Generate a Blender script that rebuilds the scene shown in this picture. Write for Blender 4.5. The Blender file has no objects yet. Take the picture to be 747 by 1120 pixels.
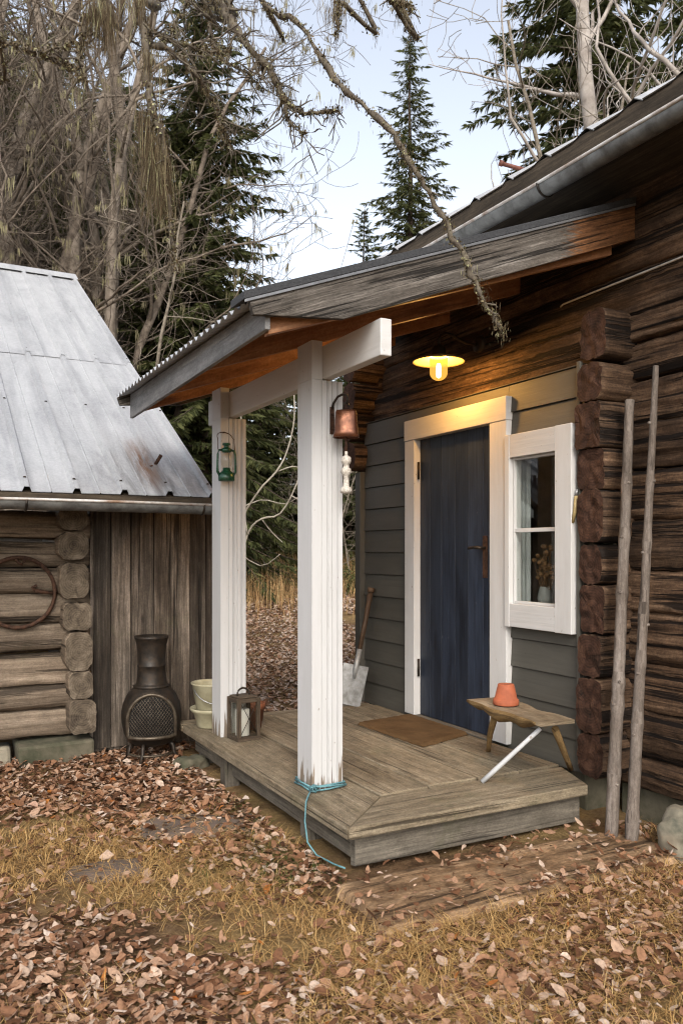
import bpy, math, random
import numpy as np
from mathutils import Vector, Matrix, noise as mnoise

R = math.radians
scene = bpy.context.scene
COL = scene.collection

# ------------------------------------------------------------------ camera, sky, sun, exposure
cam_d = bpy.data.cameras.new("camera")
cam = bpy.data.objects.new("camera", cam_d)
COL.objects.link(cam)
cam.location = (0.0, 0.0, 1.37)
cam.rotation_euler = (R(90), 0, -R(28.03))
cam_d.sensor_fit = 'HORIZONTAL'
cam_d.sensor_width = 36.0
cam_d.lens = 43.04
cam_d.shift_y = 0.0562
cam_d.clip_start = 0.05
cam_d.clip_end = 3000
cam_d.dof.use_dof = True
cam_d.dof.focus_distance = 4.3
cam_d.dof.aperture_fstop = 8.0
scene.camera = cam

SUN_EL, SUN_AZ = 38.0, 205.0        # compass heading of the sun measured from +Y clockwise
world = bpy.data.worlds.new("World")
scene.world = world
world.use_nodes = True
wn = world.node_tree.nodes
wl = world.node_tree.links
wn.clear()
w_out = wn.new('ShaderNodeOutputWorld')
w_bg = wn.new('ShaderNodeBackground')
w_sky = wn.new('ShaderNodeTexSky')
w_sky.sky_type = 'NISHITA'
w_sky.sun_disc = False
w_sky.sun_elevation = R(SUN_EL)
w_sky.sun_rotation = R(SUN_AZ)
w_sky.air_density = 1.0
w_sky.dust_density = 3.0
w_sky.ozone_density = 1.0
w_hsv = wn.new('ShaderNodeHueSaturation')
w_hsv.inputs['Saturation'].default_value = 0.42
w_hsv.inputs['Value'].default_value = 1.0
w_bg.inputs['Strength'].default_value = 0.15
wl.new(w_sky.outputs[0], w_hsv.inputs['Color'])
wl.new(w_hsv.outputs[0], w_bg.inputs['Color'])
wl.new(w_bg.outputs[0], w_out.inputs['Surface'])

sun_d = bpy.data.lights.new("sun", 'SUN')
sun_d.energy = 0.7
sun_d.angle = R(25)
sun_d.color = (1.0, 0.91, 0.79)
sun = bpy.data.objects.new("sun", sun_d)
COL.objects.link(sun)
_h = R(SUN_AZ)
_sd = Vector((math.sin(_h) * math.cos(R(SUN_EL)), math.cos(_h) * math.cos(R(SUN_EL)), math.sin(R(SUN_EL))))
sun.rotation_euler = _sd.to_track_quat('Z', 'Y').to_euler()
sun.location = _sd * 30

scene.view_settings.view_transform = 'Standard'
scene.view_settings.look = 'None'
scene.view_settings.exposure = 1.22
scene.view_settings.gamma = 1.0
scene.view_settings.use_curve_mapping = False
scene.cycles.use_denoising = True
scene.cycles.filter_width = 1.15
scene.cycles.max_bounces = 8
scene.cycles.transparent_max_bounces = 16
scene.cycles.sample_clamp_indirect = 4.0

rng = random.Random(7)

# ------------------------------------------------------------------ helpers: tagging and hierarchy
def tag(o, label=None, cat=None, group=None, kind=None):
    if label: o['label'] = label
    if cat: o['category'] = cat
    if group: o['group'] = group
    if kind: o['kind'] = kind
    return o

def thing(name, label, cat, loc=(0, 0, 0), rz=0.0, group=None):
    o = bpy.data.objects.new(name, None)
    o.empty_display_size = 0.1
    COL.objects.link(o)
    o.location = loc
    o.rotation_euler = (0, 0, rz)
    return tag(o, label, cat, group)

def copy_tree(o, parent=None):
    c = o.copy()
    COL.objects.link(c)
    if parent: c.parent = parent
    for ch in list(o.children):
        copy_tree(ch, c)
    return c

# ------------------------------------------------------------------ mesh builder
class MB:
    def __init__(s):
        s.v = []; s.f = []; s.uv = []; s.rnd = []; s.mi = []; s.sm = []
    def face(s, idx, uvs, rnd=0.5, mi=0, sm=False):
        s.f.append(tuple(idx)); s.uv.append(list(uvs)); s.rnd.append(rnd); s.mi.append(mi); s.sm.append(sm)
    def hexa(s, p, grain=0, rnd=None, mi=0, mi_end=None):
        """p: 8 corners, index = i + 2j + 4k along three axes; grain = axis of the wood grain"""
        if rnd is None: rnd = rng.random()
        b = len(s.v)
        s.v += [tuple(q) for q in p]
        P = [Vector(q) for q in p]
        L = [(P[1] - P[0]).length, (P[2] - P[0]).length, (P[4] - P[0]).length]
        fs = [((0, 2, 3, 1), 2), ((4, 5, 7, 6), 2), ((0, 1, 5, 4), 1), ((2, 6, 7, 3), 1), ((0, 4, 6, 2), 0), ((1, 3, 7, 5), 0)]
        for fi, (q, nax) in enumerate(fs):
            ax = [a for a in (0, 1, 2) if a != nax]
            if nax == grain: ua, va = ax
            else:
                ua = grain
                va = [a for a in ax if a != grain][0]
            uvs = []
            for i in q:
                bit = [(i >> a) & 1 for a in (0, 1, 2)]
                uvs.append((bit[ua] * L[ua] + fi * 0.37, bit[va] * L[va] + fi * 0.53))
            m = mi if (mi_end is None or nax != grain) else mi_end
            s.face([b + i for i in q], uvs, rnd, m)
    def box(s, x0, x1, y0, y1, z0, z1, grain=0, rnd=None, jit=0.0, mi=0, mi_end=None):
        p = []
        for k in (z0, z1):
            for j in (y0, y1):
                for i in (x0, x1):
                    p.append((i + rng.uniform(-jit, jit), j + rng.uniform(-jit, jit), k + rng.uniform(-jit, jit)))
        s.hexa(p, grain, rnd, mi, mi_end)
    def bar(s, a, b, w, h, up=(0, 0, 1), rnd=None, mi=0, w2=None, h2=None):
        """a box from a to b, w wide and h tall"""
        a = Vector(a); b = Vector(b); d = (b - a).normalized(); up = Vector(up)
        sd = d.cross(up).normalized(); u = sd.cross(d).normalized()
        w2 = w if w2 is None else w2; h2 = h if h2 is None else h2
        p = []
        for k in (-1, 1):
            for j in (-1, 1):
                for (q, ww, hh) in ((a, w, h), (b, w2, h2)):
                    p.append(q + sd * (-j * ww / 2) + u * (k * hh / 2))
        s.hexa(p, 0, rnd, mi)
    def prism(s, poly, axis, lo, hi, rnd=None, mi=0, grain_len=True, mi_end=None, shear=None):
        """poly: ccw 2D points in the two remaining axes, extruded along axis"""
        if rnd is None: rnd = rng.random()
        oth = [a for a in (0, 1, 2) if a != axis]
        if axis == 1: poly = poly[::-1]
        n = len(poly); b = len(s.v)
        for lv in (lo, hi):
            for q in poly:
                c = [0, 0, 0]; c[axis] = lv; c[oth[0]] = q[0]; c[oth[1]] = q[1]
                s.v.append(tuple(c))
        acc = [0.0]
        for i in range(n):
            q, r = poly[i], poly[(i + 1) % n]
            acc.append(acc[-1] + math.hypot(q[0] - r[0], q[1] - r[1]))
        for i in range(n):
            j = (i + 1) % n
            s.face((b + i, b + j, b + n + j, b + n + i), ((lo, acc[i]), (lo, acc[i + 1]), (hi, acc[i + 1]), (hi, acc[i])), rnd, mi)
        me = mi if mi_end is None else mi_end
        s.face([b + n + i for i in range(n)], [poly[i] for i in range(n)], rnd, me)
        s.face([b + i for i in range(n - 1, -1, -1)], [poly[i] for i in range(n - 1, -1, -1)], rnd, me)
    def tube(s, pts, rad, n=6, cap=True, rnd=None, mi=0, sm=True, twist=0.0):
        if rnd is None: rnd = rng.random()
        pts = [Vector(p) for p in pts]
        if not hasattr(rad, '__len__'): rad = [rad] * len(pts)
        b = len(s.v); ln = 0.0; lens = []
        up = Vector((0.31, 0.22, 0.92))
        for i, p in enumerate(pts):
            if i: ln += (p - pts[i - 1]).length
            lens.append(ln)
            d = (pts[min(i + 1, len(pts) - 1)] - pts[max(i - 1, 0)]).normalized()
            e = d.cross(up)
            if e.length < 0.15: e = d.cross(Vector((1, 0, 0)))
            e.normalize(); g = e.cross(d)
            for k in range(n):
                a = 2 * math.pi * k / n + twist * i
                s.v.append(tuple(p + (e * math.cos(a) + g * math.sin(a)) * rad[i]))
        for i in range(len(pts) - 1):
            for k in range(n):
                k2 = (k + 1) % n
                r0 = rad[i] * 2 * math.pi / n
                s.face((b + i * n + k, b + i * n + k2, b + (i + 1) * n + k2, b + (i + 1) * n + k),
                       ((lens[i], k * r0), (lens[i], (k + 1) * r0), (lens[i + 1], (k + 1) * r0), (lens[i + 1], k * r0)), rnd, mi, sm)
        if cap:
            e = b + (len(pts) - 1) * n
            s.face([b + k for k in range(n - 1, -1, -1)], [(math.cos(6.283 * k / n) * .02, math.sin(6.283 * k / n) * .02) for k in range(n)], rnd, mi)
            s.face([e + k for k in range(n)], [(math.cos(6.283 * k / n) * .02, math.sin(6.283 * k / n) * .02) for k in range(n)], rnd, mi)
    def lathe(s, prof, c=(0, 0, 0), n=28, rnd=0.5, mi=0, a0=0.0, a1=2 * math.pi, axis=(0, 0, 1), sm=True):
        b = len(s.v); full = abs(a1 - a0 - 2 * math.pi) < 1e-6
        m = n if full else n + 1
        ax = Vector(axis).normalized()
        q = Vector((0, 0, 1)).rotation_difference(ax)
        C = Vector(c)
        for (r, z) in prof:
            for k in range(m):
                a = a0 + (a1 - a0) * k / n
                s.v.append(tuple(C + q @ Vector((r * math.cos(a), r * math.sin(a), z))))
        for i in range(len(prof) - 1):
            for k in range(n):
                k2 = (k + 1) % m
                s.face((b + i * m + k, b + i * m + k2, b + (i + 1) * m + k2, b + (i + 1) * m + k),
                       ((prof[i][1], k * .03), (prof[i][1], (k + 1) * .03), (prof[i + 1][1], (k + 1) * .03), (prof[i + 1][1], k * .03)), rnd, mi, sm)
    def grid(s, P, U, rnd=0.5, mi=0, sm=True, flip=False):
        """P[i][j] points, U[i][j] uv"""
        b = len(s.v); ni = len(P); nj = len(P[0])
        for row in P: s.v += [tuple(p) for p in row]
        for i in range(ni - 1):
            for j in range(nj - 1):
                q = [(i, j), (i + 1, j), (i + 1, j + 1), (i, j + 1)]
                if flip: q = q[::-1]
                s.face([b + a * nj + c for a, c in q], [U[a][c] for a, c in q], rnd, mi, sm)
    def log(s, axis, lo, hi, ca, cz, ha, hz, seg=0.08, n=22, seed=0, rough=0.006, ex=3.0, mi=0, mi_end=1, bow=0.008, ragged=0.0, oct=0):
        """hewn log lying along axis 0 or 1; ca = centre on the other horizontal axis"""
        rd = random.Random(seed)
        rnd = rd.random()
        m = max(2, int((hi - lo) / seg))
        ph = [rd.uniform(0, 6.28) for _ in range(8)]
        b = len(s.v)
        ridge = [rd.gauss(0, rough * 0.8) for _ in range(n)]
        for i in range(m + 1):
            t = lo + (hi - lo) * i / m
            bz = bow * math.sin(t * 1.1 + ph[0]) ; ba = bow * math.sin(t * 0.9 + ph[1])
            sc = 1 + 0.03 * math.sin(t * 1.7 + ph[2]) + 0.015 * math.sin(t * 6 + ph[3])
            for k in range(n):
                a = 2 * math.pi * k / n
                ca_, sa_ = math.cos(a), math.sin(a)
                r = (abs(ca_) ** ex + abs(sa_) ** ex) ** (-1 / ex)
                if oct: r = min(1 / max(abs(ca_), 1e-6), 1 / max(abs(sa_), 1e-6), oct / (abs(ca_) + abs(sa_)))
                d = ridge[k] + rough * (math.sin(t * 5 + ph[4] + k * 2.1) * .5 + rd.gauss(0, .45))
                x = ca + ba + (ha * sc * r + d) * ca_
                z = cz + bz + (hz * r + d) * sa_
                tt = t
                if i == 0: tt += ragged * mnoise.noise((x * 22, z * 22, seed * 1.7))
                s.v.append((tt, x, z) if axis == 0 else (x, tt, z))
        per = math.pi * (ha + hz) / n
        for i in range(m):
            t0 = lo + (hi - lo) * i / m; t1 = lo + (hi - lo) * (i + 1) / m
            for k in range(n):
                k2 = (k + 1) % n
                q = (b + i * n + k, b + i * n + k2, b + (i + 1) * n + k2, b + (i + 1) * n + k)
                u = ((t0, k * per), (t0, (k + 1) * per), (t1, (k + 1) * per), (t1, k * per))
                if axis == 1: q = q[::-1]; u = u[::-1]
                s.face(q, u, rnd, mi, True)
        for e, rev in ((0, axis == 0), (m, axis == 1)):
            tt = lo if e == 0 else hi
            rings = [[b + e * n + k for k in range(n)]]
            for f in (0.72, 0.42, 0.16):
                c = len(s.v); ring = []
                for k in range(n):
                    q = s.v[b + e * n + k]
                    qa = q[1] if axis == 0 else q[0]
                    xa = ca + (qa - ca) * f; za_ = cz + (q[2] - cz) * f
                    dt = ragged * 1.3 * mnoise.noise((xa * 22, za_ * 22, seed * 1.7)) if e == 0 else 0.0
                    s.v.append((tt + dt, xa, za_) if axis == 0 else (xa, tt + dt, za_))
                    ring.append(c + k)
                rings.append(ring)
            uvf = lambda i: ((s.v[i][1] if axis == 0 else s.v[i][0]) - ca, s.v[i][2] - cz)
            for r0, r1 in zip(rings, rings[1:]):
                for k in range(n):
                    k2 = (k + 1) % n
                    q = [r0[k], r0[k2], r1[k2], r1[k]]
                    if not rev: q = q[::-1]
                    if e == 0 and rev or e != 0 and not rev: pass
                    s.face(q[::-1], [uvf(i) for i in q[::-1]], rnd, mi_end, False)
            q = rings[-1] if not rev else rings[-1][::-1]
            s.face(q, [uvf(i) for i in q], rnd, mi_end, False)
    def build(s, name, mats, parent=None, bevel=0.0, loc=None):
        me = bpy.data.meshes.new(name)
        me.from_pydata(s.v, [], s.f)
        if not isinstance(mats, (list, tuple)): mats = [mats]
        for m in mats: me.materials.append(m)
        uvl = me.uv_layers.new(name="UVMap")
        flat = [c for f in s.uv for q in f for c in q]
        uvl.data.foreach_set('uv', flat)
        at = me.attributes.new('rnd', 'FLOAT', 'FACE')
        at.data.foreach_set('value', s.rnd)
        mx = len(mats) - 1
        me.polygons.foreach_set('material_index', [min(i, mx) for i in s.mi])
        me.polygons.foreach_set('use_smooth', s.sm)
        me.update()
        o = bpy.data.objects.new(name, me)
        COL.objects.link(o)
        if parent is not None: o.parent = parent
        if loc is not None: o.location = loc
        if bevel > 0:
            bm = o.modifiers.new('bevel', 'BEVEL')
            bm.width = bevel; bm.segments = 2; bm.limit_method = 'ANGLE'; bm.angle_limit = R(40)
        return o

def np_mesh(name, V, polys_flat, sizes, rnd, mat, parent=None, smooth=False):
    """big mesh from numpy arrays"""
    me = bpy.data.meshes.new(name)
    nv = len(V); nf = len(sizes); nl = len(polys_flat)
    me.vertices.add(nv); me.vertices.foreach_set('co', np.asarray(V, dtype=np.float32).ravel())
    me.loops.add(nl); me.loops.foreach_set('vertex_index', np.asarray(polys_flat, dtype=np.int32))
    me.polygons.add(nf)
    st = np.concatenate([[0], np.cumsum(sizes)[:-1]]).astype(np.int32)
    me.polygons.foreach_set('loop_start', st)
    at = me.attributes.new('rnd', 'FLOAT', 'FACE')
    at.data.foreach_set('value', np.asarray(rnd, dtype=np.float32))
    me.materials.append(mat)
    me.update(calc_edges=True)
    me.validate()
    if smooth: me.polygons.foreach_set('use_smooth', np.ones(nf, dtype=bool))
    o = bpy.data.objects.new(name, me)
    COL.objects.link(o)
    if parent is not None: o.parent = parent
    return o

# ------------------------------------------------------------------ materials
def lin(r, g, b):
    f = lambda c: (c / 255 / 12.92) if c <= 10 else ((c / 255 + 0.055) / 1.055) ** 2.4
    return (f(r), f(g), f(b), 1.0)

class NT:
    def __init__(s, name):
        s.m = bpy.data.materials.new(name); s.m.use_nodes = True
        s.t = s.m.node_tree; s.n = s.t.nodes; s.l = s.t.links
        s.n.clear()
        s.out = s.n.new('ShaderNodeOutputMaterial')
        s.b = s.n.new('ShaderNodeBsdfPrincipled')
        s.l.new(s.b.outputs[0], s.out.inputs['Surface'])
    def node(s, typ, **kw):
        nd = s.n.new(typ)
        for k, v in kw.items():
            if hasattr(nd, k): setattr(nd, k, v)
        return nd
    def link(s, a, b): s.l.new(a, b)
    def setin(s, sock, val):
        if isinstance(val, (int, float, tuple, list)): sock.default_value = val
        else: s.link(val, sock)
    def math(s, op, a, b=0.0, clamp=False):
        nd = s.node('ShaderNodeMath', operation=op, use_clamp=clamp)
        s.setin(nd.inputs[0], a); s.setin(nd.inputs[1], b)
        return nd.outputs[0]
    def rnd(s):
        a = s.node('ShaderNodeAttribute'); a.attribute_name = 'rnd'
        return a.outputs['Fac']
    def coords(s, kind):
        return s.node('ShaderNodeTexCoord').outputs[kind]
    def mapping(s, vec, scale=(1, 1, 1), loc=None):
        m = s.node('ShaderNodeMapping')
        s.link(vec, m.inputs['Vector'])
        m.inputs['Scale'].default_value = scale
        if loc is not None: s.setin(m.inputs['Location'], loc)
        return m.outputs[0]
    def offs(s, f, k=(37.0, 11.0, 5.0)):
        c = s.node('ShaderNodeCombineXYZ')
        for i in range(3): s.link(s.math('MULTIPLY', f, k[i]), c.inputs[i])
        return c.outputs[0]
    def noise(s, vec, scale=5.0, detail=6.0, rough=0.6, dist=0.0):
        nd = s.node('ShaderNodeTexNoise')
        s.link(vec, nd.inputs['Vector'])
        nd.inputs['Scale'].default_value = scale; nd.inputs['Detail'].default_value = detail
        nd.inputs['Roughness'].default_value = rough; nd.inputs['Distortion'].default_value = dist
        return nd.outputs['Fac']
    def ramp(s, fac, stops, interp='LINEAR'):
        nd = s.node('ShaderNodeValToRGB')
        cr = nd.color_ramp; cr.interpolation = interp
        while len(cr.elements) > 1: cr.elements.remove(cr.elements[-1])
        cr.elements[0].position = stops[0][0]; cr.elements[0].color = stops[0][1]
        for p, c in stops[1:]:
            e = cr.elements.new(p); e.color = c
        s.link(fac, nd.inputs['Fac'])
        return nd.outputs['Color']
    def mix(s, fac, a, b, blend='MIX'):
        nd = s.node('ShaderNodeMix', data_type='RGBA', blend_type=blend)
        s.setin(nd.inputs[0], fac)
        ia = [i for i in nd.inputs if i.type == 'RGBA']
        s.setin(ia[0], a); s.setin(ia[1], b)
        return [o for o in nd.outputs if o.type == 'RGBA'][0]
    def bump(s, h, strength=0.4, dist=0.01, prev=None):
        nd = s.node('ShaderNodeBump')
        nd.inputs['Strength'].default_value = strength
        nd.inputs['Distance'].default_value = dist
        s.link(h, nd.inputs['Height'])
        if prev is not None: s.link(prev, nd.inputs['Normal'])
        return nd.outputs[0]
    def done(s, color=None, rough=0.7, metal=0.0, normal=None, spec=0.4):
        if color is not None: s.setin(s.b.inputs['Base Color'], color)
        s.setin(s.b.inputs['Roughness'], rough)
        s.setin(s.b.inputs['Metallic'], metal)
        s.b.inputs['Specular IOR Level'].default_value = spec
        if normal is not None: s.link(normal, s.b.inputs['Normal'])
        return s.m

G = lambda v: (v, v, v, 1.0)

def wood(name, dark, mid, light, crack=0.5, su=1.6, sv=34.0, rough=0.8, bump=0.5, stain=0.5, var=0.35, moss=0.0, knots=0.35, spec=0.25, crack_pos=0.36, mottle=0.35):
    """weathered board: grain runs along U (metres), rnd = one value per board"""
    t = NT(name)
    uv = t.coords('UV'); rn = t.rnd(); of = t.offs(rn)
    v1 = t.mapping(uv, (su, sv, 1), of)
    g = t.noise(v1, 1.0, 9, 0.72, 0.15)
    g2 = t.noise(t.mapping(uv, (su * 2.2, sv * 3.2, 1), of), 1.0, 4, 0.6, 0.2)
    g3 = t.noise(t.mapping(uv, (su * 5.0, sv * 6.5, 1), of), 1.0, 5, 0.7, 0.1)
    gg = t.math('ADD', t.math('ADD', t.math('MULTIPLY', g, 0.5), t.math('MULTIPLY', g2, 0.25)), t.math('MULTIPLY', g3, 0.25))
    c = t.ramp(gg, [(0.37, dark), (0.5, mid), (0.63, light)])
    m1 = t.noise(t.mapping(uv, (9, 14, 1), of), 1.0, 7, 0.75, 0.2)
    m2 = t.noise(t.mapping(uv, (70, 110, 1), of), 1.0, 3, 0.7)
    c = t.mix(mottle, c, t.mix(1.0, c, t.ramp(m1, [(0.34, G(0.35)), (0.5, G(0.95)), (0.68, G(1.6))]), 'MULTIPLY'))
    c = t.mix(mottle * .8, c, t.mix(1.0, c, t.ramp(m2, [(0.34, G(0.4)), (0.66, G(1.5))]), 'MULTIPLY'))
    # cracks: very long thin features
    cr = t.noise(t.mapping(uv, (su * 0.55, sv * 1.1, 1), t.offs(rn, (13.0, 71.0, 3.0))), 1.0, 5, 0.6, 0.25)
    crm = t.ramp(cr, [(crack_pos, G(1)), (crack_pos + 0.05, G(0))])
    c = t.mix(t.math('MULTIPLY', crm, crack), c, (dark[0] * .3, dark[1] * .3, dark[2] * .3, 1), 'MIX')
    # knots
    h = None
    if knots > 0:
        vo = t.node('ShaderNodeTexVoronoi')
        t.link(t.mapping(uv, (2.1, 5.0, 1), of), vo.inputs['Vector'])
        vo.inputs['Scale'].default_value = 1.0
        k = t.ramp(vo.outputs['Distance'], [(0.03, G(1)), (0.085, G(0))])
        c = t.mix(t.math('MULTIPLY', k, knots), c, (dark[0] * .35, dark[1] * .3, dark[2] * .25, 1))
    # broad stains
    st = t.noise(t.mapping(uv, (1.3, 5.0, 1), t.offs(rn, (5.0, 23.0, 9.0))), 1.0, 5, 0.65, 0.4)
    sm = t.ramp(st, [(0.36, G(1)), (0.62, G(0))])
    c = t.mix(t.math('MULTIPLY', sm, stain), c, t.mix(1.0, c, (0.42, 0.38, 0.34, 1), 'MULTIPLY'))
    if moss > 0:
        mo = t.noise(t.mapping(t.coords('Object'), (1, 1, 1)), 3.2, 7, 0.7, 0.3)
        mm = t.ramp(mo, [(0.58, G(0)), (0.7, G(1))])
        c = t.mix(t.math('MULTIPLY', mm, moss), c, (0.055, 0.065, 0.02, 1))
    br = t.math('ADD', t.math('MULTIPLY', rn, var * 2), 1.0 - var)
    brc = t.node('ShaderNodeCombineXYZ')
    for i in range(3): t.link(br, brc.inputs[i])
    c = t.mix(1.0, c, brc.outputs[0], 'MULTIPLY')
    hh = t.math('SUBTRACT', gg, t.math('MULTIPLY', crm, 0.8))
    return t.done(c, rough, 0, t.bump(hh, bump, 0.012), spec)

def endgrain(name, inner, outer, dark):
    t = NT(name)
    uv = t.coords('UV'); rn = t.rnd()
    of = t.offs(rn)
    n1 = t.noise(t.mapping(uv, (14, 14, 1), of), 1.0, 6, 0.7, 0.4)
    c = t.ramp(n1, [(0.3, dark), (0.5, inner), (0.72, outer)])
    w = t.node('ShaderNodeTexWave', wave_type='RINGS', rings_direction='Z')
    t.link(uv, w.inputs['Vector']); w.inputs['Scale'].default_value = 22; w.inputs['Distortion'].default_value = 2.5
    w.inputs['Detail'].default_value = 3
    c = t.mix(0.12, c, t.ramp(w.outputs['Fac'], [(0.2, dark), (0.8, outer)]))
    # radial checks
    gr = t.node('ShaderNodeTexGradient', gradient_type='RADIAL')
    t.link(uv, gr.inputs['Vector'])
    cr = t.noise(t.offs(t.math('ADD', gr.outputs['Fac'], rn), (26, 3, 1)), 1.0, 2, 0.5)
    cm = t.ramp(cr, [(0.33, G(1)), (0.38, G(0))])
    c = t.mix(t.math('MULTIPLY', cm, 0.22), c, (dark[0] * .3, dark[1] * .3, dark[2] * .3, 1))
    h = t.math('SUBTRACT', n1, t.math('MULTIPLY', cm, 0.2))
    return t.done(c, 0.9, 0, t.bump(h, 0.6, 0.012), 0.2)

def paint(name, base, dirt, rough=0.55, scale=6.0, amt=0.35, grain=0.25, wornz=None, wood_c=(0.16, 0.12, 0.085, 1), var=0.06):
    t = NT(name)
    uv = t.coords('UV'); rn = t.rnd(); of = t.offs(rn)
    n = t.noise(t.mapping(uv, (2.0, 9.0, 1), of), scale * 0.2, 7, 0.65, 0.3)
    c = t.mix(t.math('MULTIPLY', t.ramp(n, [(0.35, G(1)), (0.65, G(0))]), amt), base, dirt)
    g = t.noise(t.mapping(uv, (2.0, 60.0, 1), of), 1.0, 6, 0.6, 0.2)
    c = t.mix(t.math('MULTIPLY', t.ramp(g, [(0.3, G(1)), (0.5, G(0))]), grain), c, dirt)
    sp = t.noise(t.mapping(uv, (30, 45, 1), of), 1.0, 3, 0.5)
    c = t.mix(t.math('MULTIPLY', t.ramp(sp, [(0.24, G(1)), (0.29, G(0))]), 0.7), c, wood_c)
    nrm_h = g
    if wornz is not None:
        z0, z1 = wornz
        sx = t.node('ShaderNodeSeparateXYZ'); t.link(t.coords('Object'), sx.inputs[0])
        mz = t.node('ShaderNodeMapRange'); t.link(sx.outputs[2], mz.inputs[0])
        mz.inputs[1].default_value = z0; mz.inputs[2].default_value = z1
        mz.inputs[3].default_value = 0.26; mz.inputs[4].default_value = -0.06
        pn = t.noise(t.mapping(t.coords('Object'), (42, 42, 2.4)), 1.0, 6, 0.6, 0.3)
        pm = t.ramp(t.math('ADD', pn, mz.outputs[0]), [(0.66, G(0)), (0.69, G(1))])
        wv = t.noise(t.mapping(uv, (2, 50, 1), of), 1.0, 6)
        c = t.mix(pm, c, t.ramp(wv, [(0.3, (0.08, 0.06, 0.045, 1)), (0.7, (0.30, 0.24, 0.18, 1))]))
        nrm_h = t.math('SUBTRACT', g, pm)
    br = t.math('ADD', t.math('MULTIPLY', rn, var * 2), 1.0 - var)
    brc = t.node('ShaderNodeCombineXYZ')
    for i in range(3): t.link(br, brc.inputs[i])
    c = t.mix(1.0, c, brc.outputs[0], 'MULTIPLY')
    return t.done(c, rough, 0, t.bump(nrm_h, 0.25, 0.006), 0.4)

def simple(name, col, rough=0.5, metal=0.0, var=0.35, scale=18.0, bump=0.2, spec=0.4, col2=None):
    t = NT(name)
    n = t.noise(t.coords('Object'), scale, 6, 0.65, 0.2)
    c2 = col2 if col2 else tuple(x * (1 - var) for x in col[:3]) + (1,)
    c = t.ramp(n, [(0.35, c2), (0.62, col)])
    r = t.ramp(n, [(0.3, G(min(1, rough + .12))), (0.7, G(max(0, rough - .1)))])
    return t.done(c, r, metal, t.bump(n, bump, 0.004), spec)

M = {}
# weathered logs and boards
M['log_dark'] = wood('old_brown_log', (0.024, 0.013, 0.008, 1), (0.092, 0.054, 0.031, 1), (0.215, 0.138, 0.086, 1), crack=0.95, su=1.3, sv=26, bump=1.0, stain=0.7, var=0.3, knots=0.5, crack_pos=0.41, mottle=0.6)
M['log_end_red'] = endgrain('red_brown_end_grain', (0.046, 0.022, 0.014, 1), (0.105, 0.055, 0.034, 1), (0.010, 0.006, 0.004, 1))
M['log_grey'] = wood('grey_brown_log', (0.085, 0.062, 0.043, 1), (0.185, 0.142, 0.102, 1), (0.30, 0.24, 0.18, 1), crack=0.8, su=0.9, sv=18, bump=0.7, stain=0.6, var=0.22, knots=0.4, moss=0.25, crack_pos=0.38)
M['log_end_grey'] = endgrain('grey_end_grain', (0.10, 0.078, 0.055, 1), (0.20, 0.16, 0.118, 1), (0.03, 0.022, 0.016, 1))
M['plank_old'] = wood('old_vertical_plank', (0.030, 0.024, 0.019, 1), (0.090, 0.073, 0.057, 1), (0.26, 0.215, 0.175, 1), crack=0.8, su=0.8, sv=15, bump=0.6, stain=0.85, var=0.4, knots=0.6, moss=0.2, crack_pos=0.36)
M['deck'] = wood('weathered_deck_board', (0.150, 0.117, 0.076, 1), (0.245, 0.200, 0.136, 1), (0.335, 0.283, 0.204, 1), crack=0.85, su=1.4, sv=42, bump=0.6, stain=0.75, var=0.16, knots=0.6, moss=0.3, crack_pos=0.35, mottle=0.5)
M['skirt'] = wood('weathered_skirt_board', (0.06, 0.052, 0.042, 1), (0.125, 0.11, 0.088, 1), (0.20, 0.175, 0.14, 1), crack=0.7, su=1.1, sv=20, bump=0.4, stain=0.5, var=0.15, moss=0.3)
M['barge'] = wood('weathered_barge_board', (0.04, 0.034, 0.028, 1), (0.105, 0.092, 0.078, 1), (0.25, 0.225, 0.20, 1), crack=0.9, su=2.4, sv=48, bump=0.8, stain=0.75, var=0.08, knots=0.8, crack_pos=0.39)
M['board_brown'] = wood('sheltered_brown_board', (0.10, 0.045, 0.018, 1), (0.22, 0.105, 0.045, 1), (0.34, 0.18, 0.085, 1), crack=0.7, su=1.5, sv=24, bump=0.4, stain=0.6, var=0.08, knots=0.6)
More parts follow.
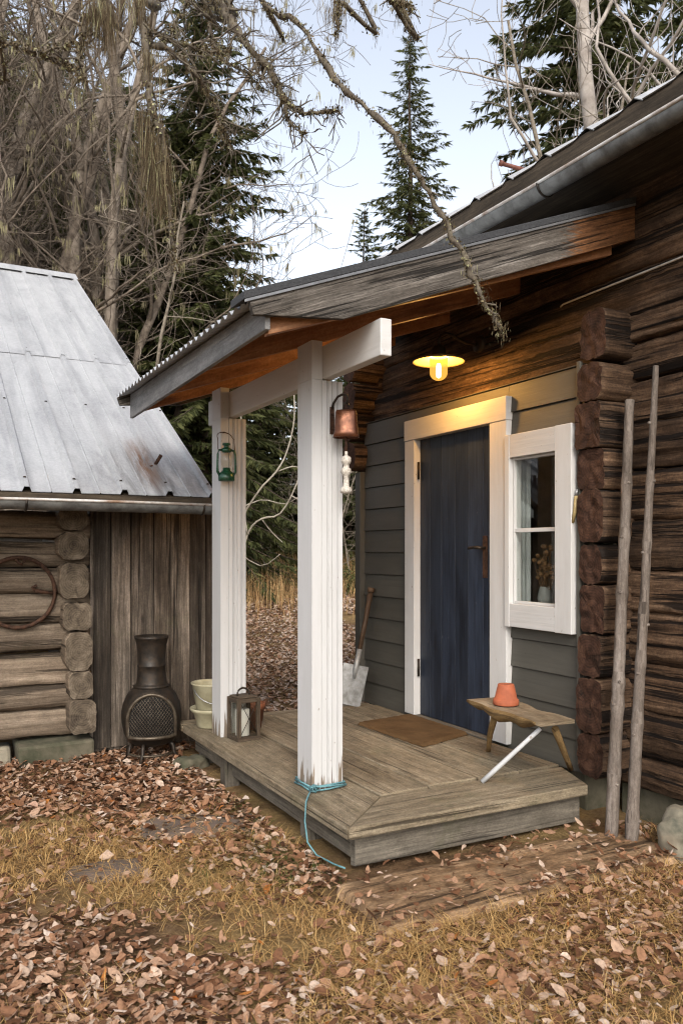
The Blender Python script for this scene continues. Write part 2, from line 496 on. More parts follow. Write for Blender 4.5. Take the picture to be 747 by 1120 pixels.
def two_tone(name):
    # the end tucked under the eave has kept its brown, the rest has weathered grey
    m = M['barge'].copy(); m.name = name
    nt = m.node_tree; b = [n for n in nt.nodes if n.type == 'BSDF_PRINCIPLED'][0]
    old = b.inputs['Base Color'].links[0].from_socket
    tc = nt.nodes.new('ShaderNodeTexCoord'); sx = nt.nodes.new('ShaderNodeSeparateXYZ'); nz = nt.nodes.new('ShaderNodeTexNoise')
    mp = nt.nodes.new('ShaderNodeMapping'); mp.inputs['Scale'].default_value = (3, 3, 22)
    nz.inputs['Detail'].default_value = 6
    L = nt.links.new
    L(tc.outputs['Object'], sx.inputs[0]); L(tc.outputs['Object'], mp.inputs[0]); L(mp.outputs[0], nz.inputs['Vector'])
    ad = nt.nodes.new('ShaderNodeMath'); ad.operation = 'MULTIPLY_ADD'
    L(nz.outputs['Fac'], ad.inputs[0]); ad.inputs[1].default_value = 0.34; L(sx.outputs[0], ad.inputs[2])
    mr = nt.nodes.new('ShaderNodeMapRange'); L(ad.outputs[0], mr.inputs[0])
    mr.inputs[1].default_value = 1.36; mr.inputs[2].default_value = 1.46
    mx = nt.nodes.new('ShaderNodeMix'); mx.data_type = 'RGBA'; mx.blend_type = 'MULTIPLY'; mx.inputs[0].default_value = 1.0
    mm = nt.nodes.new('ShaderNodeMix'); mm.data_type = 'RGBA'
    ia = [q for q in mx.inputs if q.type == 'RGBA']; ib = [q for q in mm.inputs if q.type == 'RGBA']
    L(old, ia[0]); ia[1].default_value = (1.55, 0.78, 0.36, 1)
    ox = [q for q in mx.outputs if q.type == 'RGBA'][0]; om = [q for q in mm.outputs if q.type == 'RGBA'][0]
    L(mr.outputs[0], mm.inputs[0]); L(old, ib[0]); L(ox, ib[1]); L(om, b.inputs['Base Color'])
    return m
M['barge_two'] = two_tone('barge_board_grey_and_brown')
M['fascia_grey'] = wood('grey_painted_board', (0.11, 0.11, 0.11, 1), (0.19, 0.19, 0.19, 1), (0.27, 0.265, 0.26, 1), crack=0.4, su=1.2, sv=16, bump=0.3, stain=0.5, var=0.08, knots=0.3)
M['soffit'] = wood('red_brown_roof_board', (0.23, 0.105, 0.052, 1), (0.36, 0.175, 0.088, 1), (0.46, 0.255, 0.14, 1), crack=0.5, su=1.2, sv=16, bump=0.3, stain=0.5, var=0.25, knots=0.6, rough=0.6)
M['eave_brown'] = wood('dark_eave_board', (0.018, 0.013, 0.009, 1), (0.055, 0.042, 0.028, 1), (0.11, 0.085, 0.06, 1), crack=0.6, su=1.2, sv=16, bump=0.4, stain=0.5, var=0.15)
M['slab'] = wood('rotting_plank', (0.15, 0.092, 0.050, 1), (0.36, 0.235, 0.135, 1), (0.54, 0.38, 0.235, 1), crack=0.75, su=3.4, sv=30, bump=1.0, stain=0.95, var=0.05, knots=0.0, moss=0.8, crack_pos=0.36, mottle=0.6)
M['stick'] = wood('peeled_grey_pole', (0.075, 0.058, 0.045, 1), (0.155, 0.128, 0.107, 1), (0.25, 0.215, 0.188, 1), crack=0.6, su=3.0, sv=20, bump=0.5, stain=0.5, var=0.08, knots=0.8)
M['bench'] = wood('old_bench_wood', (0.085, 0.062, 0.038, 1), (0.20, 0.155, 0.10, 1), (0.31, 0.255, 0.18, 1), crack=0.6, su=2.2, sv=26, bump=0.6, stain=0.5, var=0.1, moss=0.2)
M['bench_edge'] = wood('bark_edged_wood', (0.06, 0.038, 0.018, 1), (0.19, 0.12, 0.05, 1), (0.30, 0.20, 0.09, 1), crack=0.6, su=2.5, sv=22, bump=0.8, stain=0.4, var=0.1)
M['lantern_wood'] = wood('worn_lantern_wood', (0.028, 0.020, 0.013, 1), (0.070, 0.051, 0.034, 1), (0.13, 0.10, 0.072, 1), crack=0.5, su=3, sv=40, bump=0.4, stain=0.3, var=0.1)
M['handle_wood'] = wood('worn_tool_handle', (0.035, 0.021, 0.012, 1), (0.080, 0.048, 0.028, 1), (0.14, 0.09, 0.055, 1), crack=0.4, su=2, sv=30, bump=0.3, stain=0.5, var=0.1, rough=0.55)
# painted wood
M['white'] = paint('white_painted_wood', (0.52, 0.515, 0.505, 1), (0.385, 0.37, 0.345, 1), amt=0.35, grain=0.2)
M['white_post'] = paint('white_post_paint_worn_at_foot', (0.52, 0.52, 0.52, 1), (0.39, 0.38, 0.36, 1), amt=0.25, grain=0.25, wornz=(0.22, 0.46))
M['white_leg'] = paint('grey_white_leg_paint', (0.46, 0.47, 0.48, 1), (0.32, 0.32, 0.31, 1), amt=0.4, grain=0.2)
M['siding'] = paint('dark_grey_painted_siding', (0.082, 0.077, 0.064, 1), (0.056, 0.052, 0.043, 1), rough=0.6, amt=0.6, grain=0.5, wood_c=(0.05, 0.045, 0.04, 1), var=0.1)
M['door'] = paint('navy_black_door_paint', (0.007, 0.0095, 0.0165, 1), (0.028, 0.038, 0.060, 1), rough=0.5, amt=0.7, grain=0.8, wood_c=(0.07, 0.08, 0.095, 1), var=0.3)
# metals and others
M['galv'] = None
def galvanized():
    t = NT('galvanized_roof_sheet')
    oc = t.coords('Object'); rn = t.rnd()
    n = t.noise(t.mapping(oc, (2.2, 0.7, 1.0), t.offs(rn)), 1.3, 8, 0.68, 0.4)
    c = t.ramp(n, [(0.28, (0.18, 0.185, 0.195, 1)), (0.42, (0.33, 0.335, 0.345, 1)), (0.56, (0.43, 0.435, 0.44, 1)), (0.8, (0.51, 0.515, 0.52, 1))])
    st = t.noise(t.mapping(oc, (9.0, 0.5, 0.5), t.offs(rn)), 1.0, 6, 0.6, 0.2)
    c = t.mix(t.math('MULTIPLY', t.ramp(st, [(0.34, G(1)), (0.5, G(0))]), 0.6), c, (0.22, 0.225, 0.24, 1))
    fine = t.noise(oc, 60, 5, 0.7)
    c = t.mix(0.18, c, t.ramp(fine, [(0.35, G(0.3)), (0.65, G(0.75))]))
    ru = t.noise(t.mapping(oc, (2.4, 0.55, 0.55)), 1.1, 7, 0.7, 0.5)
    c = t.mix(t.ramp(ru, [(0.70, G(0)), (0.77, G(0.8))]), c, (0.23, 0.13, 0.07, 1))
    # grime and rust that has run down below the iron peg (shed eave)
    sx = t.node('ShaderNodeSeparateXYZ'); t.link(oc, sx.inputs[0])
    def bump1(v, c0, w): return t.math('SUBTRACT', 1.0, t.math('DIVIDE', t.math('ABSOLUTE', t.math('SUBTRACT', v, c0)), w), True)
    g1 = t.math('MULTIPLY', bump1(sx.outputs[0], 0.50, 0.55), bump1(sx.outputs[1], -0.35, 0.75))
    gm = t.math('MULTIPLY', g1, t.ramp(t.noise(t.mapping(oc, (11, 1.6, 1.6)), 1.0, 7, 0.7, 0.4), [(0.40, G(0)), (0.60, G(1))]))
    c = t.mix(t.math('MULTIPLY', gm, 1.1, True), c, (0.13, 0.125, 0.125, 1))
    r1 = t.math('MULTIPLY', bump1(sx.outputs[0], 0.50, 0.10), bump1(sx.outputs[1], -0.12, 0.40))
    rm = t.math('MULTIPLY', r1, t.ramp(t.noise(t.mapping(oc, (26, 3, 3)), 1.0, 6, 0.7), [(0.38, G(0)), (0.55, G(1))]))
    c = t.mix(t.math('MULTIPLY', rm, 1.4, True), c, (0.17, 0.085, 0.04, 1))
    return t.done(c, t.ramp(n, [(0.3, G(0.62)), (0.7, G(0.42))]), 0.35, t.bump(n, 0.08, 0.01), 0.4)
M['galv'] = galvanized()
M['gutter'] = simple('weathered_zinc', (0.19, 0.195, 0.19, 1), 0.5, 0.4, col2=(0.075, 0.073, 0.068, 1), scale=9)
M['gutter_lip'] = simple('rusty_zinc_lip', (0.60, 0.60, 0.58, 1), 0.45, 0.25, col2=(0.24, 0.16, 0.11, 1), scale=7)
M['corrugated'] = simple('grey_corrugated_steel', (0.55, 0.56, 0.57, 1), 0.45, 0.4, col2=(0.32, 0.33, 0.34, 1), scale=5)
M['felt'] = simple('black_roofing_felt', (0.022, 0.023, 0.026, 1), 0.75, 0, col2=(0.045, 0.047, 0.05, 1), scale=120, bump=0.8)
M['drip'] = simple('grey_drip_edge', (0.22, 0.225, 0.235, 1), 0.4, 0.5, scale=20)
M['rust'] = simple('rusty_iron', (0.085, 0.040, 0.022, 1), 0.8, 0.3, col2=(0.030, 0.016, 0.011, 1), scale=40, bump=0.6)
M['rust_red'] = simple('red_rusted_pipe', (0.16, 0.055, 0.034, 1), 0.7, 0.1, col2=(0.07, 0.026, 0.018, 1), scale=30, bump=0.4)
M['black_iron'] = simple('black_cast_iron', (0.022, 0.019, 0.016, 1), 0.5, 0.55, col2=(0.045, 0.032, 0.022, 1), scale=25, bump=0.5)
M['iron_edge'] = simple('worn_iron_edge', (0.12, 0.098, 0.072, 1), 0.45, 0.6, col2=(0.05, 0.036, 0.024, 1), scale=30, bump=0.4)
M['inner_dark'] = simple('painted_dark_inside', (0.008, 0.007, 0.006, 1), 0.95, 0, scale=10)  # near-black colour standing in for the shade inside the stove
M['copper'] = simple('brown_bell_metal', (0.15, 0.058, 0.028, 1), 0.3, 0.55, col2=(0.075, 0.028, 0.015, 1), scale=22, bump=0.25)
M['rope'] = simple('white_knotted_rope', (0.62, 0.58, 0.52, 1), 0.85, 0, col2=(0.34, 0.30, 0.25, 1), scale=130, bump=1.0)
M['twine'] = simple('turquoise_twine', (0.075, 0.19, 0.22, 1), 0.7, 0, col2=(0.14, 0.28, 0.30, 1), scale=120, bump=0.6)
M['green_enamel'] = simple('dark_green_enamel', (0.012, 0.075, 0.036, 1), 0.28, 0.15, col2=(0.008, 0.040, 0.020, 1), scale=30, bump=0.15, spec=0.6)
M['cream'] = simple('cream_enamel', (0.40, 0.37, 0.25, 1), 0.35, 0, col2=(0.26, 0.235, 0.15, 1), scale=8, bump=0.1)
M['terracotta'] = simple('terracotta', (0.36, 0.098, 0.042, 1), 0.75, 0, col2=(0.26, 0.075, 0.036, 1), scale=14, bump=0.15)
M['terracotta_old'] = simple('brown_terracotta', (0.22, 0.075, 0.033, 1), 0.75, 0, col2=(0.12, 0.045, 0.024, 1), scale=14, bump=0.2)
M['blade'] = simple('worn_aluminium_blade', (0.36, 0.36, 0.35, 1), 0.5, 0.35, col2=(0.20, 0.195, 0.18, 1), scale=14, bump=0.2)
M['wax'] = simple('white_candle_wax', (0.55, 0.54, 0.51, 1), 0.5, 0, var=0.06, scale=10)
M['cable'] = simple('pale_cable', (0.45, 0.43, 0.40, 1), 0.5, 0, scale=20)
M['brass'] = simple('dull_yellow_handle', (0.36, 0.27, 0.12, 1), 0.5, 0.0, scale=30)
M['steel'] = simple('dull_steel', (0.35, 0.35, 0.35, 1), 0.4, 0.8, scale=30)
M['stone'] = simple('lichen_spotted_stone', (0.24, 0.21, 0.155, 1), 0.9, 0, col2=(0.075, 0.075, 0.055, 1), scale=7, bump=1.0)
M['stone_green'] = simple('mossy_stone', (0.12, 0.105, 0.072, 1), 0.95, 0, col2=(0.045, 0.048, 0.027, 1), scale=6, bump=1.0)
M['flagstone'] = simple('brown_flagstone', (0.13, 0.095, 0.075, 1), 0.9, 0, col2=(0.075, 0.058, 0.046, 1), scale=5, bump=0.8)
M['curtain'] = simple('pale_curtain', (0.36, 0.37, 0.36, 1), 0.9, 0, var=0.12, scale=6, bump=0.1)
M['room'] = simple('dim_room_wall', (0.30, 0.27, 0.23, 1), 0.9, 0, scale=4)
M['flower'] = simple('dried_orange_flowers', (0.30, 0.145, 0.055, 1), 0.9, 0, col2=(0.13, 0.075, 0.03, 1), scale=40)
M['ceramic'] = simple('pale_ceramic', (0.40, 0.39, 0.36, 1), 0.4, 0, var=0.1, scale=8)

def coir():
    t = NT('coir_fibre')
    oc = t.coords('Object')
    n = t.noise(oc, 260, 4, 0.8); n2 = t.noise(oc, 9, 5, 0.6)
    c = t.ramp(n, [(0.3, (0.045, 0.026, 0.012, 1)), (0.55, (0.14, 0.078, 0.034, 1)), (0.75, (0.24, 0.14, 0.062, 1))])
    c = t.mix(0.35, c, t.ramp(n2, [(0.35, (0.06, 0.04, 0.02, 1)), (0.65, (0.19, 0.12, 0.06, 1))]))
    return t.done(c, 0.95, 0, t.bump(n, 1.0, 0.01), 0.1)
M['coir'] = coir()

def glass(name, tint=(1, 1, 1, 1), gloss=0.12, rough=0.02):
    t = NT(name)
    t.n.remove(t.b)
    tr = t.node('ShaderNodeBsdfTransparent'); tr.inputs[0].default_value = tint
    gl = t.node('ShaderNodeBsdfGlossy'); gl.inputs['Roughness'].default_value = rough
    fr = t.node('ShaderNodeFresnel'); fr.inputs['IOR'].default_value = 1.5
    mx = t.node('ShaderNodeMixShader')
    ge = t.node('ShaderNodeNewGeometry')
    f = t.math('MULTIPLY', t.math('ADD', fr.outputs[0], gloss, True), t.math('SUBTRACT', 1.0, ge.outputs['Backfacing']))
    t.link(f, mx.inputs[0]); t.link(tr.outputs[0], mx.inputs[1]); t.link(gl.outputs[0], mx.inputs[2])
    t.link(mx.outputs[0], t.out.inputs['Surface'])
    return t.m
M['glass'] = glass('window_glass', (0.92, 0.94, 0.93, 1), 0.04)
M['lantern_glass'] = glass('dusty_lantern_glass', (0.93, 0.93, 0.91, 1), 0.01, 0.12)

def jar_glass():
    t = NT('warm_lit_lamp_jar')
    t.n.remove(t.b)
    tr = t.node('ShaderNodeBsdfTransparent'); tr.inputs[0].default_value = (1.0, 0.86, 0.5, 1)
    em = t.node('ShaderNodeEmission'); em.inputs[0].default_value = (1.0, 0.50, 0.085, 1); em.inputs[1].default_value = 0.62
    mx = t.node('ShaderNodeMixShader'); mx.inputs[0].default_value = 0.55
    t.link(tr.outputs[0], mx.inputs[1]); t.link(em.outputs[0], mx.inputs[2])
    t.link(mx.outputs[0], t.out.inputs['Surface'])
    return t.m
M['jar'] = jar_glass()
def emis(name, col, st):
    t = NT(name); t.n.remove(t.b)
    em = t.node('ShaderNodeEmission'); em.inputs[0].default_value = col; em.inputs[1].default_value = st
    t.link(em.outputs[0], t.out.inputs['Surface'])
    return t.m
M['bulb'] = emis('lit_bulb', (1.0, 0.72, 0.33, 1), 9.0)
M['enamel'] = simple('cream_shade_enamel', (0.36, 0.29, 0.13, 1), 0.4, 0, var=0.06, scale=6, bump=0.05)

# vegetation
def leafmat(name, stops, rough=0.75, trans=0.15, nscale=30, bump=0.3):
    t = NT(name)
    rn = t.rnd()
    c = t.ramp(rn, stops)
    n = t.noise(t.coords('Object'), nscale, 3, 0.6)
    c = t.mix(0.55, c, t.mix(1.0, c, t.ramp(n, [(0.3, G(0.45)), (0.7, G(1.4))]), 'MULTIPLY'))
    m = t.done(c, rough, 0, None, 0.25)
    if trans > 0:
        tl = t.node('ShaderNodeBsdfTranslucent'); t.link(c, tl.inputs[0])
        mx = t.node('ShaderNodeMixShader'); mx.inputs[0].default_value = trans
        t.link(t.b.outputs[0], mx.inputs[1]); t.link(tl.outputs[0], mx.inputs[2])
        t.link(mx.outputs[0], t.out.inputs['Surface'])
    return m
M['leaf'] = leafmat('fallen_leaf', [(0.0, (0.035, 0.015, 0.007, 1)), (0.22, (0.145, 0.066, 0.032, 1)), (0.46, (0.27, 0.142, 0.078, 1)), (0.68, (0.37, 0.235, 0.155, 1)), (0.86, (0.44, 0.33, 0.25, 1)), (0.94, (0.52, 0.42, 0.35, 1)), (0.96, (0.30, 0.10, 0.025, 1)), (1.0, (0.33, 0.13, 0.03, 1))], trans=0.1, nscale=90)
M['grass'] = leafmat('dry_grass_blade', [(0.0, (0.23, 0.128, 0.043, 1)), (0.4, (0.47, 0.285, 0.105, 1)), (0.74, (0.60, 0.43, 0.20, 1)), (0.86, (0.11, 0.105, 0.028, 1)), (1.0, (0.06, 0.080, 0.020, 1))], trans=0.2)
M['grass_tall'] = leafmat('tall_dry_grass', [(0.0, (0.25, 0.145, 0.06, 1)), (0.5, (0.46, 0.28, 0.125, 1)), (0.85, (0.58, 0.41, 0.20, 1)), (1.0, (0.13, 0.13, 0.045, 1))], trans=0.2)
M['spruce'] = leafmat('spruce_needles', [(0.0, (0.030, 0.038, 0.014, 1)), (0.5, (0.078, 0.088, 0.030, 1)), (0.85, (0.118, 0.120, 0.044, 1)), (1.0, (0.16, 0.135, 0.06, 1))], trans=0.35, nscale=3)
M['lichen'] = leafmat('beard_lichen', [(0.0, (0.04, 0.026, 0.013, 1)), (0.55, (0.10, 0.070, 0.037, 1)), (0.85, (0.19, 0.155, 0.085, 1)), (1.0, (0.34, 0.33, 0.18, 1))], trans=0.15, nscale=40)
M['lichen_bg'] = leafmat('pale_lichen', [(0.0, (0.10, 0.085, 0.05, 1)), (0.5, (0.19, 0.165, 0.09, 1)), (1.0, (0.29, 0.27, 0.15, 1))], trans=0.15, nscale=10)
M['bark_grey'] = simple('grey_brown_bark', (0.175, 0.14, 0.108, 1), 0.9, 0, col2=(0.07, 0.054, 0.04, 1), scale=7, bump=0.8)
M['bark_spruce'] = simple('brown_spruce_bark', (0.095, 0.068, 0.05, 1), 0.95, 0, col2=(0.035, 0.025, 0.018, 1), scale=9, bump=0.8)
M['bark_pale'] = simple('pale_twig_bark', (0.25, 0.215, 0.165, 1), 0.8, 0, col2=(0.13, 0.105, 0.078, 1), scale=12, bump=0.4)
M['bark_trunk'] = simple('lichened_grey_trunk', (0.23, 0.19, 0.15, 1), 0.9, 0, col2=(0.10, 0.08, 0.06, 1), scale=5, bump=0.8)
M['bark_white'] = simple('bleached_twig_bark', (0.40, 0.36, 0.29, 1), 0.8, 0, col2=(0.24, 0.205, 0.16, 1), scale=12, bump=0.4)
M['bark_birch'] = simple('birch_bark', (0.40, 0.36, 0.32, 1), 0.8, 0, col2=(0.21, 0.18, 0.155, 1), scale=3.5, bump=0.5)
M['bark_dark'] = simple('dark_wet_bark', (0.055, 0.042, 0.032, 1), 0.9, 0, col2=(0.14, 0.12, 0.085, 1), scale=45, bump=1.0)
M['shrub'] = leafmat('bilberry_leaf', [(0.0, (0.03, 0.04, 0.012, 1)), (0.6, (0.075, 0.085, 0.025, 1)), (1.0, (0.16, 0.14, 0.045, 1))], trans=0.15, nscale=8)

def ground_mat():
    t = NT('leaf_mould_ground')
    oc = t.coords('Object')
    a = t.noise(oc, 1.3, 7, 0.65, 0.3); b = t.noise(oc, 14, 8, 0.75, 0.4); d = t.noise(oc, 70, 5, 0.8)
    soil = t.ramp(b, [(0.3, (0.050, 0.028, 0.015, 1)), (0.52, (0.16, 0.095, 0.050, 1)), (0.72, (0.29, 0.19, 0.108, 1))])
    straw = t.ramp(d, [(0.3, (0.15, 0.098, 0.040, 1)), (0.55, (0.34, 0.23, 0.098, 1)), (0.75, (0.48, 0.345, 0.165, 1))])
    c = t.mix(t.ramp(a, [(0.42, G(0)), (0.58, G(0.85))]), soil, straw)
    mo = t.noise(t.mapping(oc, (1, 1, 1), (7, 3, 1)), 2.1, 7, 0.7, 0.3)
    c = t.mix(t.ramp(mo, [(0.62, G(0)), (0.72, G(0.4))]), c, (0.085, 0.080, 0.026, 1))
    h = t.math('ADD', b, t.math('MULTIPLY', d, 0.5))
    return t.done(c, 0.95, 0, t.bump(h, 1.0, 0.03), 0.15)
M['ground'] = ground_mat()

# ------------------------------------------------------------------ ground
def gh(x, y):
    r = math.hypot(x - 1.5, y - 3.5)
    h = 0.018 * mnoise.noise((x * 1.3, y * 1.3, 0.3)) + 0.010 * mnoise.noise((x * 4.1, y * 4.1, 2.3))
    if r > 8: h += 0.10 * min(1, (r - 8) / 12) * mnoise.noise((x * .25, y * .25, 5.1))
    if y > 8.5: h += 0.045 * min(y - 8.5, 34) * min(1, (y - 8.5) / 4)
    return h - 0.008

def make_ground():
    n = 150
    t = np.linspace(-1, 1, n)
    s = np.sign(t) * (np.abs(t) * 5.5 + 595 * np.abs(t) ** 7)
    xs = s + 1.6; ys = s + 3.4
    V = []; 
    for y in ys:
        for x in xs: V.append((x, y, gh(x, y)))
    i = np.arange(n - 1)
    ii, jj = np.meshgrid(i, i, indexing='ij')
    a = (ii * n + jj).ravel()
    F = np.stack([a, a + 1, a + n + 1, a + n], 1)
    o = np_mesh('ground', np.array(V), F.ravel(), np.full(len(F), 4), np.full(len(F), .5), M['ground'], smooth=True)
    tag(o, 'leaf strewn ground of brown soil and straw coloured grass', 'ground', kind='structure')
make_ground()

# ------------------------------------------------------------------ cottage
cottage = thing('log_cottage', 'dark brown log cottage with a dark blue door and grey painted entrance wall', 'cottage', (3.2, 3.0, 0))
def T(mb, name, mats, parent, bevel=0.0, base=None):
    """build with world-space vertices under a parent standing at base"""
    b = Vector(base) if base is not None else Vector((0, 0, 0))
    p = parent
    off = Vector((0, 0, 0))
    while p is not None:
        off += p.location
        p = p.parent
    o = mb.build(name, mats, parent, bevel)
    me = o.data
    me.transform(Matrix.Translation(-off))
    return o

WX = 3.28          # face of the log wall
YN = 3.085         # centre of the near corner log ends
# long wall to the right of the corner
zb = [0.17, 0.33, 0.56, 0.80, 1.05, 1.27, 1.52, 1.77, 2.02, 2.24, 2.44, 2.57]
for i in range(len(zb) - 1):
    m = MB()
    m.log(1, -2.2, 3.10, WX + 0.11, (zb[i] + zb[i + 1]) / 2, 0.112, (zb[i + 1] - zb[i]) / 2 + 0.002, seg=0.05, n=44, seed=50 + i, rough=0.007, ex=8.0)
    T(m, 'log', [M['log_dark'], M['log_end_red']], cottage)
# projecting log ends at the near corner
ze = [0.20, 0.43, 0.72, 0.94, 1.19, 1.40, 1.68, 1.90, 2.14, 2.34, 2.60]
for i in range(len(ze) - 1):
    m = MB()
    m.log(0, 3.085 + rng.uniform(-.015, .02), 3.6, YN + rng.uniform(-.006, .006), (ze[i] + ze[i + 1]) / 2, 0.086 + rng.uniform(-.006, .006), (ze[i + 1] - ze[i]) / 2 - 0.0055,
          seg=0.035, n=36, seed=80 + i, rough=0.0035, ragged=0.010, oct=1.60 + .09 * (i % 4))
    T(m, 'log_end', [M['log_dark'], M['log_end_red']], cottage)
# logs above the painted entrance wall
za = [2.35, 2.57, 2.80, 3.04, 3.30]
for i in range(len(za) - 1):
    m = MB()
    m.log(1, 3.12 if i == 0 else -2.2, 5.62, 3.335 if i == 0 else 3.398, (za[i] + za[i + 1]) / 2, 0.125, (za[i + 1] - za[i]) / 2 + 0.002, seg=0.05, n=44, seed=120 + i, rough=0.007, ex=8.0)
    T(m, 'log', [M['log_dark'], M['log_end_red']], cottage)
# far corner log ends
for i, (a, b) in enumerate([(1.98, 2.20), (2.21, 2.43), (2.44, 2.67), (2.68, 2.92)]):
    m = MB()
    m.log(0, 3.02, 3.6, 5.56, (a + b) / 2, 0.10, (b - a) / 2 - .003, seg=0.04, n=28, seed=150 + i, rough=0.004, ex=2.6)
    T(m, 'log_end', [M['log_dark'], M['log_end_red']], cottage)
# gable logs of the far side and the rest of the walls (seen only from the side)
m = MB()
for i in range(14):
    m.log(0, 3.25, 8.2, 5.60, 0.3 + i * 0.22, 0.10, 0.108, seg=0.5, n=14, seed=170 + i, rough=0.006)
    m.log(0, 3.45, 8.2, -2.1, 0.3 + i * 0.22, 0.10, 0.108, seg=0.5, n=14, seed=190 + i, rough=0.006)
    m.log(1, -2.1, 5.60, 8.2, 0.3 + i * 0.22, 0.10, 0.108, seg=0.8, n=14, seed=210 + i, rough=0.006)
T(m, 'log_wall', [M['log_dark'], M['log_end_red']], cottage)
# plinth
m = MB()
m.box(3.33, 3.55, -2.0, 3.12, -0.05, 0.20, 1, jit=0.012)
m.box(3.17, 3.4, 3.2, 5.5, -0.05, 0.20, 1)
T(m, 'plinth', M['stone_green'], cottage, 0.01)

# painted entrance wall: lapped boards around the door and window
m = MB()
def lap(y0, y1, z0, z1, first=None):
    h = 0.165; k = 0
    base = 0.20
    n0 = int((z0 - base) / h) - 1
    for k in range(max(n0, 0), 16):
        a = base + k * h; b = a + h
        a2, b2 = max(a, z0), min(b, z1)
        if b2 - a2 < 0.004: continue
        rd = random.Random(k * 13 + 5)
        tp = 3.132 + 0.0
        fb = (a2 - a) / h; ft = (b2 - a) / h
        x_at = lambda f: 3.120 + 0.012 * f
        p = []
        gap = 0.0035 if b2 == b else 0
        for zz, f in ((a2 + 0.0, fb), (b2 - gap, ft)):
            for yy in (y0, y1):
                p += [(x_at(f), yy, zz), (3.165, yy, zz)]
        m.hexa(p, 1, rd.random())
lap(4.83, 5.49, 0.20, 2.35)
lap(3.78, 4.83, 2.25, 2.35)
lap(3.172, 3.78, 2.02, 2.35)
lap(3.172, 3.23, 0.94, 2.02)
lap(3.172, 3.78, 0.20, 0.94)
T(m, 'siding', M['siding'], cottage, 0.002)
m = MB()
m.box(3.167, 3.19, 3.172, 3.335, 0.2, 2.35, 2); m.box(3.167, 3.172, 3.80, 3.97, 0.2, 2.35, 2); m.box(3.167, 3.19, 4.77, 5.49, 0.2, 2.35, 2)
m.box(3.167, 3.172, 3.336, 3.80, 0.2, 1.03, 2); m.box(3.167, 3.172, 3.336, 3.80, 1.95, 2.35, 2); m.box(3.167, 3.19, 3.97, 4.77, 2.15, 2.35, 2)
T(m, 'wall_sheathing', M['room'], cottage)
m = MB(); m.box(3.085, 3.16, 5.49, 5.57, 0.20, 1.975, 2)
T(m, 'corner_board', M['siding'], cottage, 0.003)
m = MB(); m.box(3.098, 3.119, 3.175, 3.20, 0.24, 2.36, 2)
T(m, 'trim_strip', M['siding'], cottage, 0.003)

# door
m = MB()
yy = 3.905
for k, w in enumerate((0.13, 0.155, 0.14, 0.15, 0.135, 0.125)):
    m.box(3.138, 3.17, yy + 0.0015, yy + w - 0.0015, 0.235, 2.15, 2)
    yy += w
door = T(m, 'door', M['door'], cottage, 0.003)
m = MB()
m.box(3.1335, 3.139, 3.99, 4.036, 1.20, 1.46, 2)
T(m, 'handle_plate', M['rust'], door, 0.002)
m = MB()
m.tube([(3.134, 4.012, 1.385), (3.095, 4.012, 1.385), (3.083, 4.020, 1.386), (3.080, 4.05, 1.388), (3.083, 4.11, 1.383)], [0.009, 0.009, 0.0095, 0.008, 0.010], 10)
T(m, 'handle', M['black_iron'], door)
for z in (1.86, 0.50):
    m = MB()
    m.tube([(3.118, 4.725, z), (3.118, 4.725, z + 0.12)], 0.009, 8)
    T(m, 'hinge', M['black_iron'], door)
m = MB(); m.box(3.09, 3.2, 3.914, 4.733, 0.205, 0.232, 1)
T(m, 'threshold', M['skirt'], cottage, 0.004)
m = MB()
m.box(3.088, 3.165, 4.735, 4.857, 0.232, 2.133, 2)
m.box(3.088, 3.165, 3.754, 3.912, 0.232, 2.133, 2)
m.box(3.084, 3.165, 3.752, 4.859, 2.134, 2.275, 1)
T(m, 'door_frame', M['white'], cottage, 0.004)
# window
m = MB()
fx = 3.072
m.box(fx, 3.166, 3.212, 3.335, 0.927, 2.040, 2)
m.box(fx, 3.166, 3.712, 3.7515, 0.927, 2.040, 2)
m.box(fx + .002, 3.166, 3.336, 3.711, 1.905, 2.038, 1)
m.box(fx + .002, 3.166, 3.336, 3.711, 0.929, 1.062, 1)
win = T(m, 'window', M['white'], cottage, 0.003)
m = MB()
m.box(3.105, 3.13, 3.352, 3.696, 1.474, 1.496, 1)
m.box(3.100, 3.135, 3.337, 3.351, 1.063, 1.904, 2); m.box(3.100, 3.135, 3.697, 3.710, 1.063, 1.904, 2)
m.box(3.101, 3.135, 3.352, 3.696, 1.063, 1.078, 1); m.box(3.101, 3.135, 3.352, 3.696, 1.89, 1.904, 1)
T(m, 'sash', M['white'], win, 0.002)
m = MB()
m.box(3.116, 3.119, 3.351, 3.697, 1.078, 1.474, 1); m.box(3.116, 3.119, 3.351, 3.697, 1.496, 1.89, 1)
T(m, 'pane', M['glass'], win)
# the little room behind the window
m = MB()
m.box(3.50, 5.2, 3.30, 3.33, 0.3, 2.3, 0); m.box(3.21, 5.2, 5.30, 5.33, 0.3, 2.3, 0)
m.box(5.2, 5.23, 3.30, 5.33, 0.3, 2.3, 1)
m.box(3.19, 5.2, 3.33, 5.3, 2.31, 2.33, 0); m.box(3.19, 5.2, 3.33, 5.3, 0.27, 0.299, 0)
m.box(3.195, 3.21, 3.97, 5.3, 0.3, 2.3, 1)
T(m, 'room_lining', M['room'], cottage)
m = MB(); m.box(3.173, 3.45, 3.392, 3.95, 1.0, 1.032, 1)
T(m, 'inner_sill', M['white'], cottage, 0.003)

